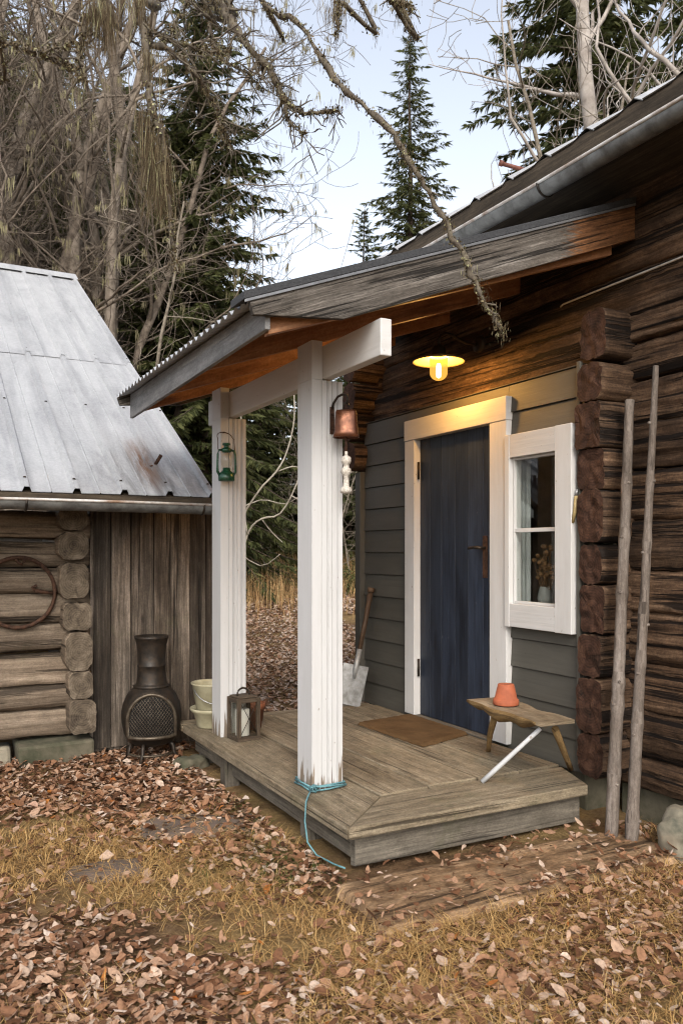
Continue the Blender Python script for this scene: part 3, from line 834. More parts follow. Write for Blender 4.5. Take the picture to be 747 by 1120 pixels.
# main roof
EX, EZ, SL = 2.92, 3.342, 0.62
def roofz(x): return EZ + (x - EX) * SL
m = MB()
P = []; U = []
ny = 170
ys = [-2.5 + 8.3 * j / ny for j in range(ny + 1)]
for xx in (EX - 0.03, 5.85):
    rowp = []; rowu = []
    for y in ys:
        ph = (y % 0.29) / 0.29
        rib = 0.032 if 0.05 < ph < 0.2 else (0.016 if ph < 0.25 else 0.0)
        rowp.append((xx, y, roofz(xx) + 0.055 + rib)); rowu.append((xx, y))
    P.append(rowp); U.append(rowu)
m.grid(P, U, sm=False)
P2 = [[(x, y, z - 0.004) for (x, y, z) in r] for r in P]
m.grid(P2, U, sm=False, flip=True)
b = roofz(5.85)
m.hexa([(5.85, -2.5, b + .05), (8.7, -2.5, b - 1.8), (5.85, 6.0, b + .05), (8.7, 6.0, b - 1.8), (5.85, -2.5, b + .08), (8.7, -2.5, b - 1.77), (5.85, 6, b + .08), (8.7, 6, b - 1.77)], 0)
T(m, 'roof', M['galv'], cottage)
m = MB()
m.hexa([(EX, -2.45, roofz(EX) + .02), (5.8, -2.45, roofz(5.8) + .02), (EX, 5.95, roofz(EX) + .02), (5.8, 5.95, roofz(5.8) + .02),
        (EX, -2.45, roofz(EX) + .048), (5.8, -2.45, roofz(5.8) + .048), (EX, 5.95, roofz(EX) + .048), (5.8, 5.95, roofz(5.8) + .048)], 1)
m.box(EX + .02, WX + .1, -2.4, 5.9, EZ - .13, EZ - .105, 1)
T(m, 'roof_boarding', M['eave_brown'], cottage)
m = MB(); m.box(EX - .025, EX, -2.46, 5.96, EZ - .14, EZ + .048, 1)
T(m, 'fascia', M['eave_brown'], cottage, 0.003)
# gutter of the cottage
def gutter(axis, lo, hi, c, z, r, name, parent, side=-1):
    m = MB()
    n = 12; st = max(2, int((hi - lo) / 0.6))
    for rr, flip in ((r, side > 0), (r - 0.003, side < 0)):
        P = []; U = []
        for i in range(st + 1):
            t = lo + (hi - lo) * i / st
            sag = 0.004 * math.sin(i * 1.9)
            row = []; ru = []
            for k in range(n + 1):
                a = math.pi + math.pi * k / n
                q = c + rr * math.cos(a); zz = z + rr * math.sin(a) + sag
                row.append((q, t, zz) if axis == 1 else (t, q, zz)); ru.append((t, k * .02))
            P.append(row); U.append(ru)
        m.grid(P, U, flip=flip if axis == 1 else not flip)
    o = T(m, name, M['gutter'], parent)
    m = MB()
    pts = []
    for i in range(st + 1):
        t = lo + (hi - lo) * i / st
        q = c + side * r
        zz = z + 0.004 * math.sin(i * 1.9) + 0.004
        pts.append((q, t, zz) if axis == 1 else (t, q, zz))
    m.tube(pts, 0.009, 8)
    T(m, 'gutter_lip', M['gutter_lip'], o)
    k = lo + 0.3
    while k < hi:
        m = MB()
        arc = []
        for j in range(9):
            a = math.pi + math.pi * j / 8
            q = c + (r + 0.004) * math.cos(a); zz = z + (r + 0.004) * math.sin(a)
            arc.append((q, k, zz) if axis == 1 else (k, q, zz))
        q = c - side * (r + 0.03)
        arc.append((q, k, z + 0.02) if axis == 1 else (k, q, z + 0.02))
        m.tube(arc, 0.007, 6)
        k += 1.05
        T(m, 'gutter_bracket', M['black_iron'], o)
    return o
gutter(1, -2.4, 5.7, 2.842, 3.212, 0.052, 'gutter', cottage)

# cable along the logs
m = MB()
pts = [(3.27, 3.50, 2.752), (3.252, 3.46, 2.753), (3.248, 3.0, 2.758), (3.245, 2.657, 2.763), (3.25, 1.6, 2.762), (3.246, 0.2, 2.755), (3.25, -1.8, 2.76)]
m.tube(pts, 0.0055, 6)
tag(m.build('cable', M['cable']), 'thin pale cable stapled along the dark logs under the eave', 'cable')
# red pipe stub on the roof
m = MB()
m.tube([(3.30, 3.77, roofz(3.30) + 0.055), (3.10, 3.80, 3.65)], [0.012, 0.012], 8)
m.tube([(3.10, 3.80, 3.65), (3.08, 3.805, 3.655)], [0.017, 0.017], 8)
tag(m.build('roof_peg', M['rust_red']), 'red brown metal peg sticking out above the cottage roof edge', 'peg')

# ------------------------------------------------------------------ porch
porch = thing('porch', 'wooden porch with two white posts and sloping corrugated roof before the blue door', 'porch', (1.6, 2.96, 0))
DZ = 0.22
# deck: mitred border boards and inner boards
def board_top(x0, x1, y0, y1, grain, dz=0.0):
    m = MB()
    m.box(x0, x1, y0, y1, DZ - 0.052 + dz, DZ + dz, grain, jit=0.002)
    return T(m, 'deck_board', M['deck'], porch, 0.007)
m = MB()   # left border, mitred at the near corner
bx0, bx1, by0, by1 = 1.605, 1.952, 2.962, 3.283
p = []
for z in (DZ - 0.052, DZ - 0.001):
    p += [(bx0, by0, z), (bx1, by1, z), (bx0, 5.24, z), (bx1, 5.24, z)]
m.hexa(p, 1)
T(m, 'deck_board', M['deck'], porch, 0.007)
m = MB()   # front border
p = []
for z in (DZ - 0.052, DZ + 0.001):
    p += [(bx0 + .004, by0, z), (2.945, by0, z), (bx1 + .004, by1 - .003, z), (3.07, by1 - .003, z)]
m.hexa(p, 0)
T(m, 'deck_board', M['deck'], porch, 0.007)
xs = [1.962, 2.232, 2.525, 2.80, 3.07]
for i in range(4):
    board_top(xs[i] + .003, xs[i + 1] - .004, by1 + .008, 5.22 + rng.uniform(-.03, .03), 1, 0.008 + rng.uniform(-.003, .003))
m = MB()
m.box(1.605, 3.07, 5.26, 5.40, DZ - .05, DZ - .004, 0, jit=.003)
T(m, 'deck_board', M['deck'], porch, 0.006)
# skirt and supports
m = MB(); m.box(1.675, 2.95, 3.025, 3.06, 0.025, 0.166, 0, jit=.003)
T(m, 'skirt_board', M['skirt'], porch, 0.004)
m = MB(); m.box(1.675, 1.705, 3.062, 5.2, 0.055, 0.166, 1, jit=.003)
T(m, 'skirt_board', M['skirt'], porch, 0.004)
for (x, y) in ((1.73, 3.55), (1.68, 4.55), (1.73, 5.1), (2.6, 3.2), (2.6, 5.0)):
    m = MB(); m.box(x - .045, x + .045, y - .045, y + .045, -0.05, 0.165, 2)
    T(m, 'deck_support', M['skirt'], porch, 0.004)
m = MB()
for x in (2.0, 2.4, 2.8): m.box(x - .03, x + .03, 3.07, 5.2, 0.06, 0.166, 1)
T(m, 'joist', M['skirt'], porch)

# posts with fluted faces
def post(x0, y0, name='post'):
    w = 0.165; d = 0.16
    m = MB()
    g = []                                         # cross-section, ccw in x,y
    g.append((x0, y0))
    for gx in (0.052, 0.080, 0.088, 0.108, 0.134, 0.141):
        g += [(x0 + gx - .003, y0), (x0 + gx - .0006, y0 + .006), (x0 + gx + .0006, y0 + .006), (x0 + gx + .003, y0)]
    g += [(x0 + w, y0), (x0 + w, y0 + d), (x0, y0 + d)]
    m.prism(g, 2, DZ, 2.186)
    # cheek that runs up in front of the beam
    m.box(x0, x0 + .055, y0, y0 + d, 2.187, 2.372, 2)
    return T(m, name, M['white_post'], porch, 0.0015)
post(1.70, 3.492); post(1.70, 4.770)
m = MB(); m.box(1.757, 1.812, 2.95, 5.17, 2.192, 2.350, 1)
T(m, 'beam', M['white'], porch, 0.005)

# roof of the porch
PX0, PZ0, PS = 1.146, 2.335, 0.3755
def pz(x): return PZ0 + (x - PX0) * PS
ca = math.atan(PS)
# corrugated sheet
m = MB()
NY = 240; y0, y1 = 2.985, 5.24
P = []; U = []
for x in np.linspace(1.175, 3.24, 6):
    row = []; ru = []
    for j in range(NY + 1):
        y = y0 + (y1 - y0) * j / NY
        row.append((x, y, pz(x) + 0.002 + 0.0115 * math.cos(2 * math.pi * y / 0.078))); ru.append((x, y))
    P.append(row); U.append(ru)
m.grid(P, U)
m.grid([[(x, y, z - .0025) for x, y, z in r] for r in P], U, flip=True)
psheet = T(m, 'corrugated_sheet', M['corrugated'], porch)
# boards under the sheet, running up the slope
m = MB()
yy = 3.01
while yy < 5.19:
    w = min(rng.uniform(0.15, 0.2), 5.2 - yy)
    a, b_ = 1.275, 3.17
    p = []
    for dz in (-0.038, -0.016):
        p += [(a, yy, pz(a) + dz), (b_, yy, pz(b_) + dz), (a, yy + w - .004, pz(a) + dz), (b_, yy + w - .004, pz(b_) + dz)]
    m.hexa(p, 0)
    yy += w
T(m, 'roof_boarding', M['soffit'], porch)
for y in (3.02, 3.72, 4.42, 5.10):
    m = MB(); a, b_ = 1.276, 3.165
    p = []
    for dz in (-0.218, -0.039):
        p += [(a, y, pz(a) + max(dz, -.15)), (b_, y, pz(b_) + dz), (a, y + .045, pz(a) + max(dz, -.15)), (b_, y + .045, pz(b_) + dz)]
    m.hexa(p, 0)
    T(m, 'rafter', M['soffit'], porch, 0.003)
# barge boards with a level cut at the tail
def barge(y0, y1, xe, fresh=True):
    top = lambda x: pz(x) - 0.008
    bot = lambda x: pz(x) - 0.178
    xt = 1.172
    xk = 1.588
    zt = bot(xk)
    zt0 = zt - 0.036
    pl = [(xt, top(xt)), (xt + 0.018, zt0), (xk, zt), (xe, bot(xe)), (xe, top(xe))]
    m = MB(); m.prism(pl, 1, y0, y1, rnd=.3 if fresh else .7)
    # grain along the slope
    for i, f in enumerate(m.f): m.uv[i] = [(m.v[k][0], m.v[k][2] - m.v[k][0] * PS + m.v[k][1]) for k in f]
    T(m, 'barge_board', M['barge_two'] if fresh else M['barge'], porch, 0.003)
barge(2.958, 2.985, 3.264)
barge(5.205, 5.235, 3.17, False)
# eave fascia
m = MB()
p = []
for dz in (0, 1):
    for y, zb_ in ((2.988, 2.245), (5.20, 2.208)):
        zt = pz(1.25) - 0.014
        p += [(1.250, y, zb_ if dz == 0 else zt), (1.272, y, zb_ if dz == 0 else zt)]
m.hexa(p, 1)
T(m, 'fascia_board', M['fascia_grey'], porch, 0.003)
# flashing on the near edge
def strip(name, mat, dz0, dz1, y0, y1, xa, xb):
    m = MB(); p = []
    for dz in (dz0, dz1):
        p += [(xa, y0, pz(xa) + dz), (xb, y0, pz(xb) + dz), (xa, y1, pz(xa) + dz), (xb, y1, pz(xb) + dz)]
    m.hexa(p, 0)
    return T(m, name, mat, porch, 0.002)
strip('drip_edge', M['drip'], -0.009, 0.004, 2.950, 2.957, 1.150, 3.262)
strip('roofing_felt', M['felt'], 0.0045, 0.036, 2.948, 3.10, 1.146, 3.262)

# ------------------------------------------------------------------ wall lamp
LX, LY, LZ = 2.865, 4.12, 2.535
lamp = thing('wall_lamp', 'lit warm yellow wall lamp with wide enamel shade above the blue door', 'lamp', (3.16, LY, 2.66))
m = MB(); m.lathe([(0.0, 0.03), (0.04, 0.028), (0.052, 0.018), (0.055, 0.0)], (3.178, LY, 2.665), 20, axis=(-1, 0, 0))
T(m, 'back_plate', M['black_iron'], lamp)
m = MB()
pts = [(3.15, LY, 2.675)]
for k in range(9):
    a = math.pi * (0.08 + 0.92 * k / 8)
    pts.append((LX + 0.085 + 0.085 * math.cos(math.pi - math.pi + a) * 1.0, LY, 2.645 + 0.055 * math.sin(a)))
pts = [(3.15, LY, 2.66), (3.08, LY, 2.662), (3.02, LY, 2.675), (2.965, LY, 2.698), (2.915, LY, 2.703), (2.878, LY, 2.685), (LX, LY, 2.655), (LX, LY, 2.615)]
m.tube(pts, 0.010, 10)
m.lathe([(0.0, 2.628), (0.028, 2.622), (0.042, 2.60), (0.046, 2.575), (0.05, 2.552)], (LX, LY, 0), 20)
T(m, 'arm', M['black_iron'], lamp)
m = MB()
m.lathe([(0.036, 2.562), (0.055, 2.556), (0.10, 2.547), (0.145, 2.534), (0.160, 2.522)], (LX, LY, 0), 40)
m.lathe([(0.160, 2.522), (0.1585, 2.519), (0.144, 2.530), (0.099, 2.543), (0.055, 2.552), (0.036, 2.558)], (LX, LY, 0), 40)
T(m, 'shade', M['enamel'], lamp)
m = MB()
pr_ = [(0.054, 2.546), (0.054, 2.455)]
for k in range(1, 9):
    a = math.pi / 2 * k / 8
    pr_.append((0.054 * math.cos(a) + 0.0001, 2.455 - 0.048 * math.sin(a)))
m.lathe(pr_, (LX, LY, 0), 28)
T(m, 'glass_jar', M['jar'], lamp)
m = MB()
m.lathe([(0.0001, 2.515), (0.012, 2.51), (0.0165, 2.49), (0.0175, 2.45), (0.014, 2.43), (0.0001, 2.42)], (LX, LY, 0), 16)
T(m, 'bulb', M['bulb'], lamp)
pl_d = bpy.data.lights.new('lamp_glow', 'POINT'); pl_d.energy = 44.0; pl_d.color = (1.0, 0.58, 0.24); pl_d.shadow_soft_size = 0.035
pl = bpy.data.objects.new('lamp_glow', pl_d); COL.objects.link(pl); pl.parent = lamp
pl.location = Vector((LX, LY, 2.475)) - lamp.location

# ------------------------------------------------------------------ things on and around the porch
# doormat
m = MB()
P = []; U = []
cs = [Vector((2.59, 4.66, 0)), Vector((3.06, 4.73, 0)), Vector((3.055, 4.07, 0)), Vector((2.625, 3.93, 0))]
N1, N2 = 26, 34
rd = random.Random(3)
for i in range(N1 + 1):
    row = []; ru = []
    for j in range(N2 + 1):
        a, b_ = i / N1, j / N2
        q = (cs[0] * (1 - a) + cs[1] * a) * (1 - b_) + (cs[3] * (1 - a) + cs[2] * a) * b_
        e = min(a, 1 - a, b_, 1 - b_)
        z = DZ + 0.012 + (0.017 if e > 0.001 else 0.0) + rd.uniform(0, .004)
        row.append((q.x + rd.uniform(-.003, .003), q.y + rd.uniform(-.003, .003), z)); ru.append((a, b_))
    P.append(row); U.append(ru)
m.grid(P, U, flip=True)
tag(m.build('doormat', M['coir']), 'brown coir doormat lying on the deck before the blue door', 'doormat')

# bench
bench = thing('bench', 'small rustic bench with splayed legs, one painted white, at the deck edge', 'bench', (2.8, 3.35, DZ + .01))
m = MB()
# live-edge slab: seat from far-left to near-right, thickness greater in the middle of its front edge
A, B = Vector((2.70, 3.74, 0)), Vector((2.79, 3.04, 0))
A = Vector((2.85, 3.645, 0)); B = Vector((2.765, 2.99, 0))
ax = (B - A).normalized(); sd = Vector((ax.y, -ax.x, 0))     # sd points to -x (front)
if sd.x > 0: sd = -sd
n = 16; top = 0.545
rows = []
for i in range(n + 1):
    t = i / n
    c = A + (B - A) * t
    wv = 0.012 * math.sin(t * 7) + 0.007 * math.sin(t * 17 + 1)
    wd = 0.112 + wv
    bulge = 0.028 + 0.034 * math.sin(math.pi * t) + 0.01 * math.sin(t * 19)
    if t < 0.12 or t > 0.93: bulge *= 0.75
    z = top + 0.003 * math.sin(t * 9)
    rows.append([c + sd * wd + Vector((0, 0, z)), c + sd * (wd + .004) + Vector((0, 0, z - bulge * .55)), c + sd * (wd * .75) + Vector((0, 0, z - bulge)),
                 c - sd * (0.085 + wv) + Vector((0, 0, z - bulge * .9)), c - sd * (0.105 + wv) + Vector((0, 0, z - .02)), c - sd * (0.102 + wv) + Vector((0, 0, z))])
bb = len(m.v)
for r in rows: m.v += [tuple(q) for q in r]
K = 6; L = (B - A).length
for i in range(n):
    for k in range(K):
        k2 = (k + 1) % K
        q = (bb + i * K + k, bb + (i + 1) * K + k, bb + (i + 1) * K + k2, bb + i * K + k2)
        u = ((L * i / n, k * .06), (L * (i + 1) / n, k * .06), (L * (i + 1) / n, (k + 1) * .06), (L * i / n, (k + 1) * .06))
        m.face(q, u, .5, 0 if k in (5, 4) else 1, k != 5)
m.face([bb + k for k in range(K)], [(.1 * math.cos(k), .1 * math.sin(k)) for k in range(K)], .5, 0)
m.face([bb + n * K + k for k in range(K - 1, -1, -1)], [(.1 * math.cos(k), .1 * math.sin(k)) for k in range(K)], .5, 0)
seat = T(m, 'seat', [M['bench'], M['bench_edge']], bench)
def leg(a, b, r0, r1, mat, kink=0.0):
    m = MB(); a = Vector(a); b = Vector(b)
    mid = (a + b) / 2 + Vector((0.0, kink, 0))
    m.tube([a, (a + mid) / 2, mid, (mid + b) / 2, b], [r0, r0 * .97, (r0 + r1) / 2, r1, r1 * .97], 9)
    return T(m, 'leg', mat, bench)
leg((2.728, 3.06, 0.50), (2.505, 3.23, DZ + .006), 0.0115, 0.0125, M['white_leg'])['label'] = 'leg painted greyish white'
leg((2.80, 3.50, 0.475), (2.905, 3.69, DZ + .006), 0.019, 0.014, M['bench_edge'], 0.012)
leg((2.85, 3.09, 0.48), (3.06, 3.20, DZ + .006), 0.019, 0.015, M['bench_edge'], 0.0)
# pot on the bench, upside down
m = MB()
px, py, pz_ = 2.815, 3.425, 0.549
m.lathe([(0.0, 0.0), (0.066, 0.0), (0.068, 0.004), (0.068, 0.026), (0.064, 0.030), (0.060, 0.032), (0.043, 0.105), (0.041, 0.109), (0.012, 0.109), (0.011, 0.10), (0.0, 0.1)], (px, py, pz_), 32)
tag(m.build('flower_pot', M['terracotta']), 'orange terracotta flower pot turned upside down on the small bench', 'flower pot')

# twine round the near post
twine = thing('twine', 'turquoise twine knotted round the foot of the near white post', 'twine', (1.70, 3.49, DZ))
rd = random.Random(4)
for loop in range(3):
    m = MB(); pts = []
    x0, x1, y0_, y1_ = 1.688, 1.875, 3.480, 3.662
    for (qx, qy) in ((x0, y0_), ((x0 + x1) / 2, y0_ - .003), (x1, y0_), (x1, y1_), (x0, y1_), (x0 - .003, (y0_ + y1_) / 2), (x0, y0_)):
        pts.append((qx + rd.uniform(-.004, .004), qy + rd.uniform(-.004, .004), DZ + 0.008 + loop * 0.011 + rd.uniform(-.005, .007)))
    m.tube(pts, 0.0045, 6)
    T(m, 'loop', M['twine'], twine)
m = MB()
pts = []
for k in range(26):
    a = k * 1.25
    pts.append((1.70 + 0.026 * math.cos(a) * math.sin(k * .6) , 3.470 + 0.012 * math.sin(a * 1.7), DZ + 0.022 + 0.016 * math.sin(a)))
m.tube(pts, 0.0045, 6)
T(m, 'knot', M['twine'], twine)
m = MB()
m.tube([(1.685, 3.465, DZ + .02), (1.64, 3.40, DZ + .022), (1.592, 3.33, DZ + .012), (1.580, 3.32, 0.15), (1.585, 3.30, 0.06), (1.60, 3.24, 0.02), (1.63, 3.13, 0.012), (1.64, 3.05, 0.02)], 0.0042, 6)
T(m, 'loose_end', M['twine'], twine)

# candle lantern standing by the far post
cl = thing('candle_lantern', 'weathered wooden candle lantern with glass sides standing by the far post', 'lantern', (1.815, 4.68, DZ), R(6))
hw = 0.076; hh = 0.255
def LB(): return MB()
m = LB(); m.box(-hw, hw, -hw, hw, 0, 0.024, 0); m.build('base', M['lantern_wood'], cl, 0.002)
for sx in (-1, 1):
    for sy in (-1, 1):
        m = LB(); x = sx * (hw - .011); y = sy * (hw - .011)
        m.box(x - .011, x + .011, y - .011, y + .011, 0.0245, hh, 2); m.build('corner_post', M['lantern_wood'], cl, 0.002)
m = LB()
z0 = hh - .026
m.box(-hw + .0225, hw - .0225, -hw + .001, -hw + .019, z0, hh - .001, 0); m.box(-hw + .0225, hw - .0225, hw - .019, hw - .001, z0, hh - .001, 0)
m.box(-hw + .001, -hw + .019, -hw + .0225, hw - .0225, z0, hh - .001, 1); m.box(hw - .019, hw - .001, -hw + .0225, hw - .0225, z0, hh - .001, 1)
m.box(-hw + .012, hw - .012, -hw + .012, hw - .012, hh + .0005, hh + .010, 0)
m.build('top_frame', M['lantern_wood'], cl, 0.002)
m = LB()
for s_ in (-1, 1):
    m.box(-hw + .0225, hw - .0225, s_ * (hw - .010) - .001, s_ * (hw - .010) + .001, .0245, z0, 0)
    m.box(s_ * (hw - .010) - .001, s_ * (hw - .010) + .001, -hw + .0225, hw - .0225, .0245, z0, 1)
m.build('glass', M['lantern_glass'], cl)
m = LB()
c0 = -hw + .004
m.tube([(-hw + .02, c0, .035), (hw - .02, c0, z0)], .0022, 6); m.tube([(hw - .02, c0, .035), (-hw + .02, c0, z0)], .0022, 6)
m.build('wire_cross', M['black_iron'], cl)
m = LB(); m.lathe([(0.0001, .185), (.038, .183), (.043, .178), (.043, .0245)], (-.008, .0, 0), 24)
m.build('candle', M['wax'], cl)
m = LB()
ring = []
for k in range(15):
    a = math.pi * k / 14
    ring.append((.042 * math.cos(a), .012 * math.sin(a), hh + .010 + .042 * math.sin(a)))
m.tube(ring, .006, 8)
m.build('handle', M['black_iron'], cl)
# brown clay pot behind the lantern
m = MB()
m.lathe([(0.0001, 0), (0.062, 0), (0.082, 0.125), (0.090, 0.126), (0.092, 0.165), (0.084, 0.166), (0.074, 0.05), (0.0001, 0.045)], (1.965, 4.93, DZ), 28)
tag(m.build('clay_pot', M['terracotta_old']), 'brown clay pot half hidden behind the candle lantern', 'flower pot')
# cream bucket standing in a cream basin
m = MB()
bx, by = 1.765, 5.10
m.lathe([(0.0001, 0), (0.095, 0), (0.105, 0.012), (0.125, 0.095), (0.142, 0.105), (0.150, 0.12), (0.147, 0.128), (0.138, 0.122), (0.12, 0.10), (0.10, 0.03), (0.0001, 0.03)], (bx, by, DZ), 32)
tag(m.build('basin', M['cream']), 'cream enamel basin under the bucket behind the far post', 'basin')
bucket = thing('bucket', 'cream enamel bucket standing in the basin behind the far post', 'bucket', (bx, by, DZ + .031))
m = MB()
m.lathe([(0.0001, 0), (0.088, 0), (0.094, 0.008), (0.135, 0.245), (0.143, 0.250), (0.143, 0.258), (0.134, 0.258), (0.128, 0.245), (0.088, 0.02), (0.0001, 0.018)], (0, 0, 0), 32)
m.build('body', M['cream'], bucket)
m = MB(); pts = []
for k in range(13):
    a = math.pi * k / 12
    pts.append((0.14 * math.cos(a), -0.04 - 0.105 * math.sin(a), 0.225 - 0.09 * math.sin(a)))
m.tube(pts, 0.004, 6); m.build('bail', M['steel'], bucket)

# green hurricane lantern on the far post
hl = thing('hurricane_lantern', 'dark green hurricane lantern hanging on the far white post', 'lantern', (1.712, 4.70, 1.79))
hl.scale = (.86, .86, .95)
m = MB()
m.lathe([(0.0001, 0.0), (0.053, 0.0), (0.058, 0.006), (0.058, 0.03), (0.050, 0.052), (0.030, 0.066), (0.026, 0.085), (0.0001, 0.085)], (0, 0, 0), 24)
m.build('fuel_tank', M['green_enamel'], hl)
m = MB()
m.lathe([(0.024, 0.086), (0.036, 0.105), (0.042, 0.130), (0.036, 0.162), (0.026, 0.182)], (0, 0, 0), 20)
m.build('glass_globe', M['lantern_glass'], hl)
m = MB()
m.lathe([(0.0001, 0.245), (0.026, 0.243), (0.030, 0.232), (0.018, 0.228), (0.018, 0.215), (0.033, 0.208), (0.036, 0.192), (0.028, 0.183), (0.0001, 0.183)], (0, 0, 0), 22)
m.build('chimney', M['green_enamel'], hl)
for sx in (-1, 1):
    m = MB()
    m.tube([(sx * .050, 0, .035), (sx * .066, 0, .06), (sx * .067, 0, .10), (sx * .064, 0, .17), (sx * .058, 0, .195), (sx * .034, 0, .200)], [.009, .010, .009, .008, .008, .008], 8)
    m.build('side_tube', M['green_enamel'], hl)
m = MB()
pts = [(-.062, 0, .20), (-.060, 0.01, .27)]
for k in range(9):
    a = math.pi * (1 - k / 8)
    pts.append((.056 * math.cos(a), .035 + .03 * math.sin(a), .285 + .036 * math.sin(a)))
pts += [(.060, 0.01, .27), (.062, 0, .20)]
m.tube(pts, .0028, 6); m.build('bail', M['rust'], hl)
m = MB()
m.tube([(0.005, .085, .318), (0.005, .058, .322)], .0035, 6)
m.build('nail', M['rust'], hl)

# cow bell on the near post
bell = thing('bell', 'brown metal cow bell with white knotted rope hanging from the near post', 'bell', (1.845, 3.40, 1.86))
m = MB(); m.box(1.806 - .011, 1.806 + .011, 3.4865, 3.4915, 1.93, 2.06, 2)
for z in (1.955, 2.025): m.lathe([(0.0001, .004), (.006, .003), (.007, 0)], (1.806, 3.4865, z), 10, axis=(0, -1, 0))
T(m, 'bracket_plate', M['rust'], bell)
m = MB()
m.tube([(1.806, 3.486, 2.05), (1.806, 3.475, 2.075), (1.818, 3.452, 2.105), (1.828, 3.425, 2.112), (1.838, 3.40, 2.106), (1.842, 3.395, 2.085), (1.836, 3.398, 2.062)], .006, 8)
T(m, 'bracket_arm', M['black_iron'], bell)
m = MB()
def bellring(z, wx, wy):
    out = []
    for k in range(28):
        a = 2 * math.pi * k / 28
        c, s_ = math.cos(a), math.sin(a)
        r = (abs(c) ** 3.2 + abs(s_) ** 3.2) ** (-1 / 3.2)
        out.append((wx * r * c, wy * r * s_, z))
    return out
bc = Vector((1.835, 3.40, 0))
rings = [bellring(2.036, .010, .007), bellring(2.034, .046, .022), bellring(2.026, .050, .026), bellring(1.98, .053, .032), bellring(1.93, .057, .037), bellring(1.905, .063, .043), bellring(1.903, .059, .039), bellring(1.93, .053, .033), bellring(2.025, .045, .022)]
rot = Matrix.Rotation(R(-28), 3, 'Z')
bb = len(m.v)
for rg in rings: m.v += [tuple(rot @ Vector(q) + bc) for q in rg]
for i in range(len(rings) - 1):
    for k in range(28):
        k2 = (k + 1) % 28
        m.face((bb + i * 28 + k2, bb + i * 28 + k, bb + (i + 1) * 28 + k, bb + (i + 1) * 28 + k2), ((0, 0), (0, .1), (.1, .1), (.1, 0)), .5, 0, True)
T(m, 'bell_body', M['copper'], bell)
m = MB()
pts = [(bc.x + .014 * math.cos(a), bc.y, 2.052 + .017 * math.sin(a)) for a in [math.pi * k / 8 for k in range(9)]]
m.tube(pts, .005, 6)
T(m, 'loop', M['black_iron'], bell)
m = MB()
m.tube([(bc.x, bc.y, 1.96), (bc.x, bc.y, 1.84)], [.006, .008], 8)
T(m, 'clapper', M['rust'], bell)
m = MB()
rd = random.Random(9)
prof = [(.004, 1.845), (.008, 1.835), (.007, 1.82), (.020, 1.812), (.024, 1.795), (.020, 1.782), (.013, 1.776), (.014, 1.762), (.022, 1.755), (.024, 1.742), (.020, 1.730), (.012, 1.722), (.013, 1.70), (.014, 1.672), (.026, 1.664), (.029, 1.650), (.022, 1.640), (.0001, 1.638)]
bb = len(m.v)
for (r, z) in prof:
    for k in range(14):
        a = 2 * math.pi * k / 14
        rr = r * (1 + (.16 * math.sin(k * 2.7 + z * 190)) if r > .01 else 1)
        m.v.append((bc.x + rr * math.cos(a), bc.y + rr * math.sin(a), z))
for i in range(len(prof) - 1):
    for k in range(14):
        k2 = (k + 1) % 14
        m.face((bb + i * 14 + k2, bb + i * 14 + k, bb + (i + 1) * 14 + k, bb + (i + 1) * 14 + k2), ((0, 0), (0, .1), (.1, .1), (.1, 0)), .5, 0, True)
T(m, 'rope', M['rope'], bell)

# shovel leaning in the far corner
sh = thing('shovel', 'shovel with pale metal blade leaning on the grey wall at the deck end', 'shovel', (2.93, 5.30, DZ))
foot = Vector((2.885, 5.30, DZ + .004)); topp = Vector((3.09, 5.325, 1.085))
dr = (topp - foot).normalized()
side = Vector((0.45, -0.89, 0)); side = (side - dr * side.dot(dr)).normalized()
side = Vector((0.62, -0.74, -0.25)); side = (side - dr * side.dot(dr)).normalized()
nn = dr.cross(side)
m = MB()
P = []; U = []; P2 = []
for i in range(9):
    t = i / 8
    w = 0.088 + 0.012 * t
    if i == 0: w *= 0.97
    row = []; row2 = []; ru = []
    for j in range(9):
        s_ = -1 + 2 * j / 8
        d = 0.018 * (s_ * s_) * (0.4 + .6 * t)
        q = foot + dr * (0.30 * t) + side * (w * s_) - nn * d
        row.append(q); row2.append(q + nn * .0025); ru.append((t * .3, s_ * .1))
    P.append(row); U.append(ru); P2.append(row2)
m.grid(P, U); m.grid(P2, U, flip=True)
T(m, 'blade', M['blade'], sh)
m = MB()
m.tube([foot + dr * .20 - nn * .004, foot + dr * .28 - nn * .006, foot + dr * .42 - nn * .004], [.010, .021, .019], 12)
T(m, 'socket', M['blade'], sh)
m = MB()
m.tube([foot + dr * .40, foot + dr * .6 + nn * .006, foot + dr * .78 + nn * .004, topp - dr * .03], [.018, .0185, .018, .020], 12)
m.tube([topp - dr * .035 - side * .0 , topp], [.026, .030], 12)
T(m, 'handle', M['handle_wood'], sh)

# small handle hung by the window
hd = thing('hook_handle', 'small yellow handle with metal tip hanging beside the white window', 'handle', (3.075, 3.225, 1.50))
m = MB(); m.tube([(3.085, 3.215, 1.515), (3.088, 3.200, 1.57), (3.09, 3.192, 1.655)], [.009, .011, .010], 10); T(m, 'grip', M['brass'], hd)
m = MB(); m.tube([(3.09, 3.192, 1.655), (3.092, 3.189, 1.69)], [.007, .006], 8); m.tube([(3.092, 3.189, 1.685), (3.118, 3.187, 1.688)], .003, 6); T(m, 'tip', M['steel'], hd)

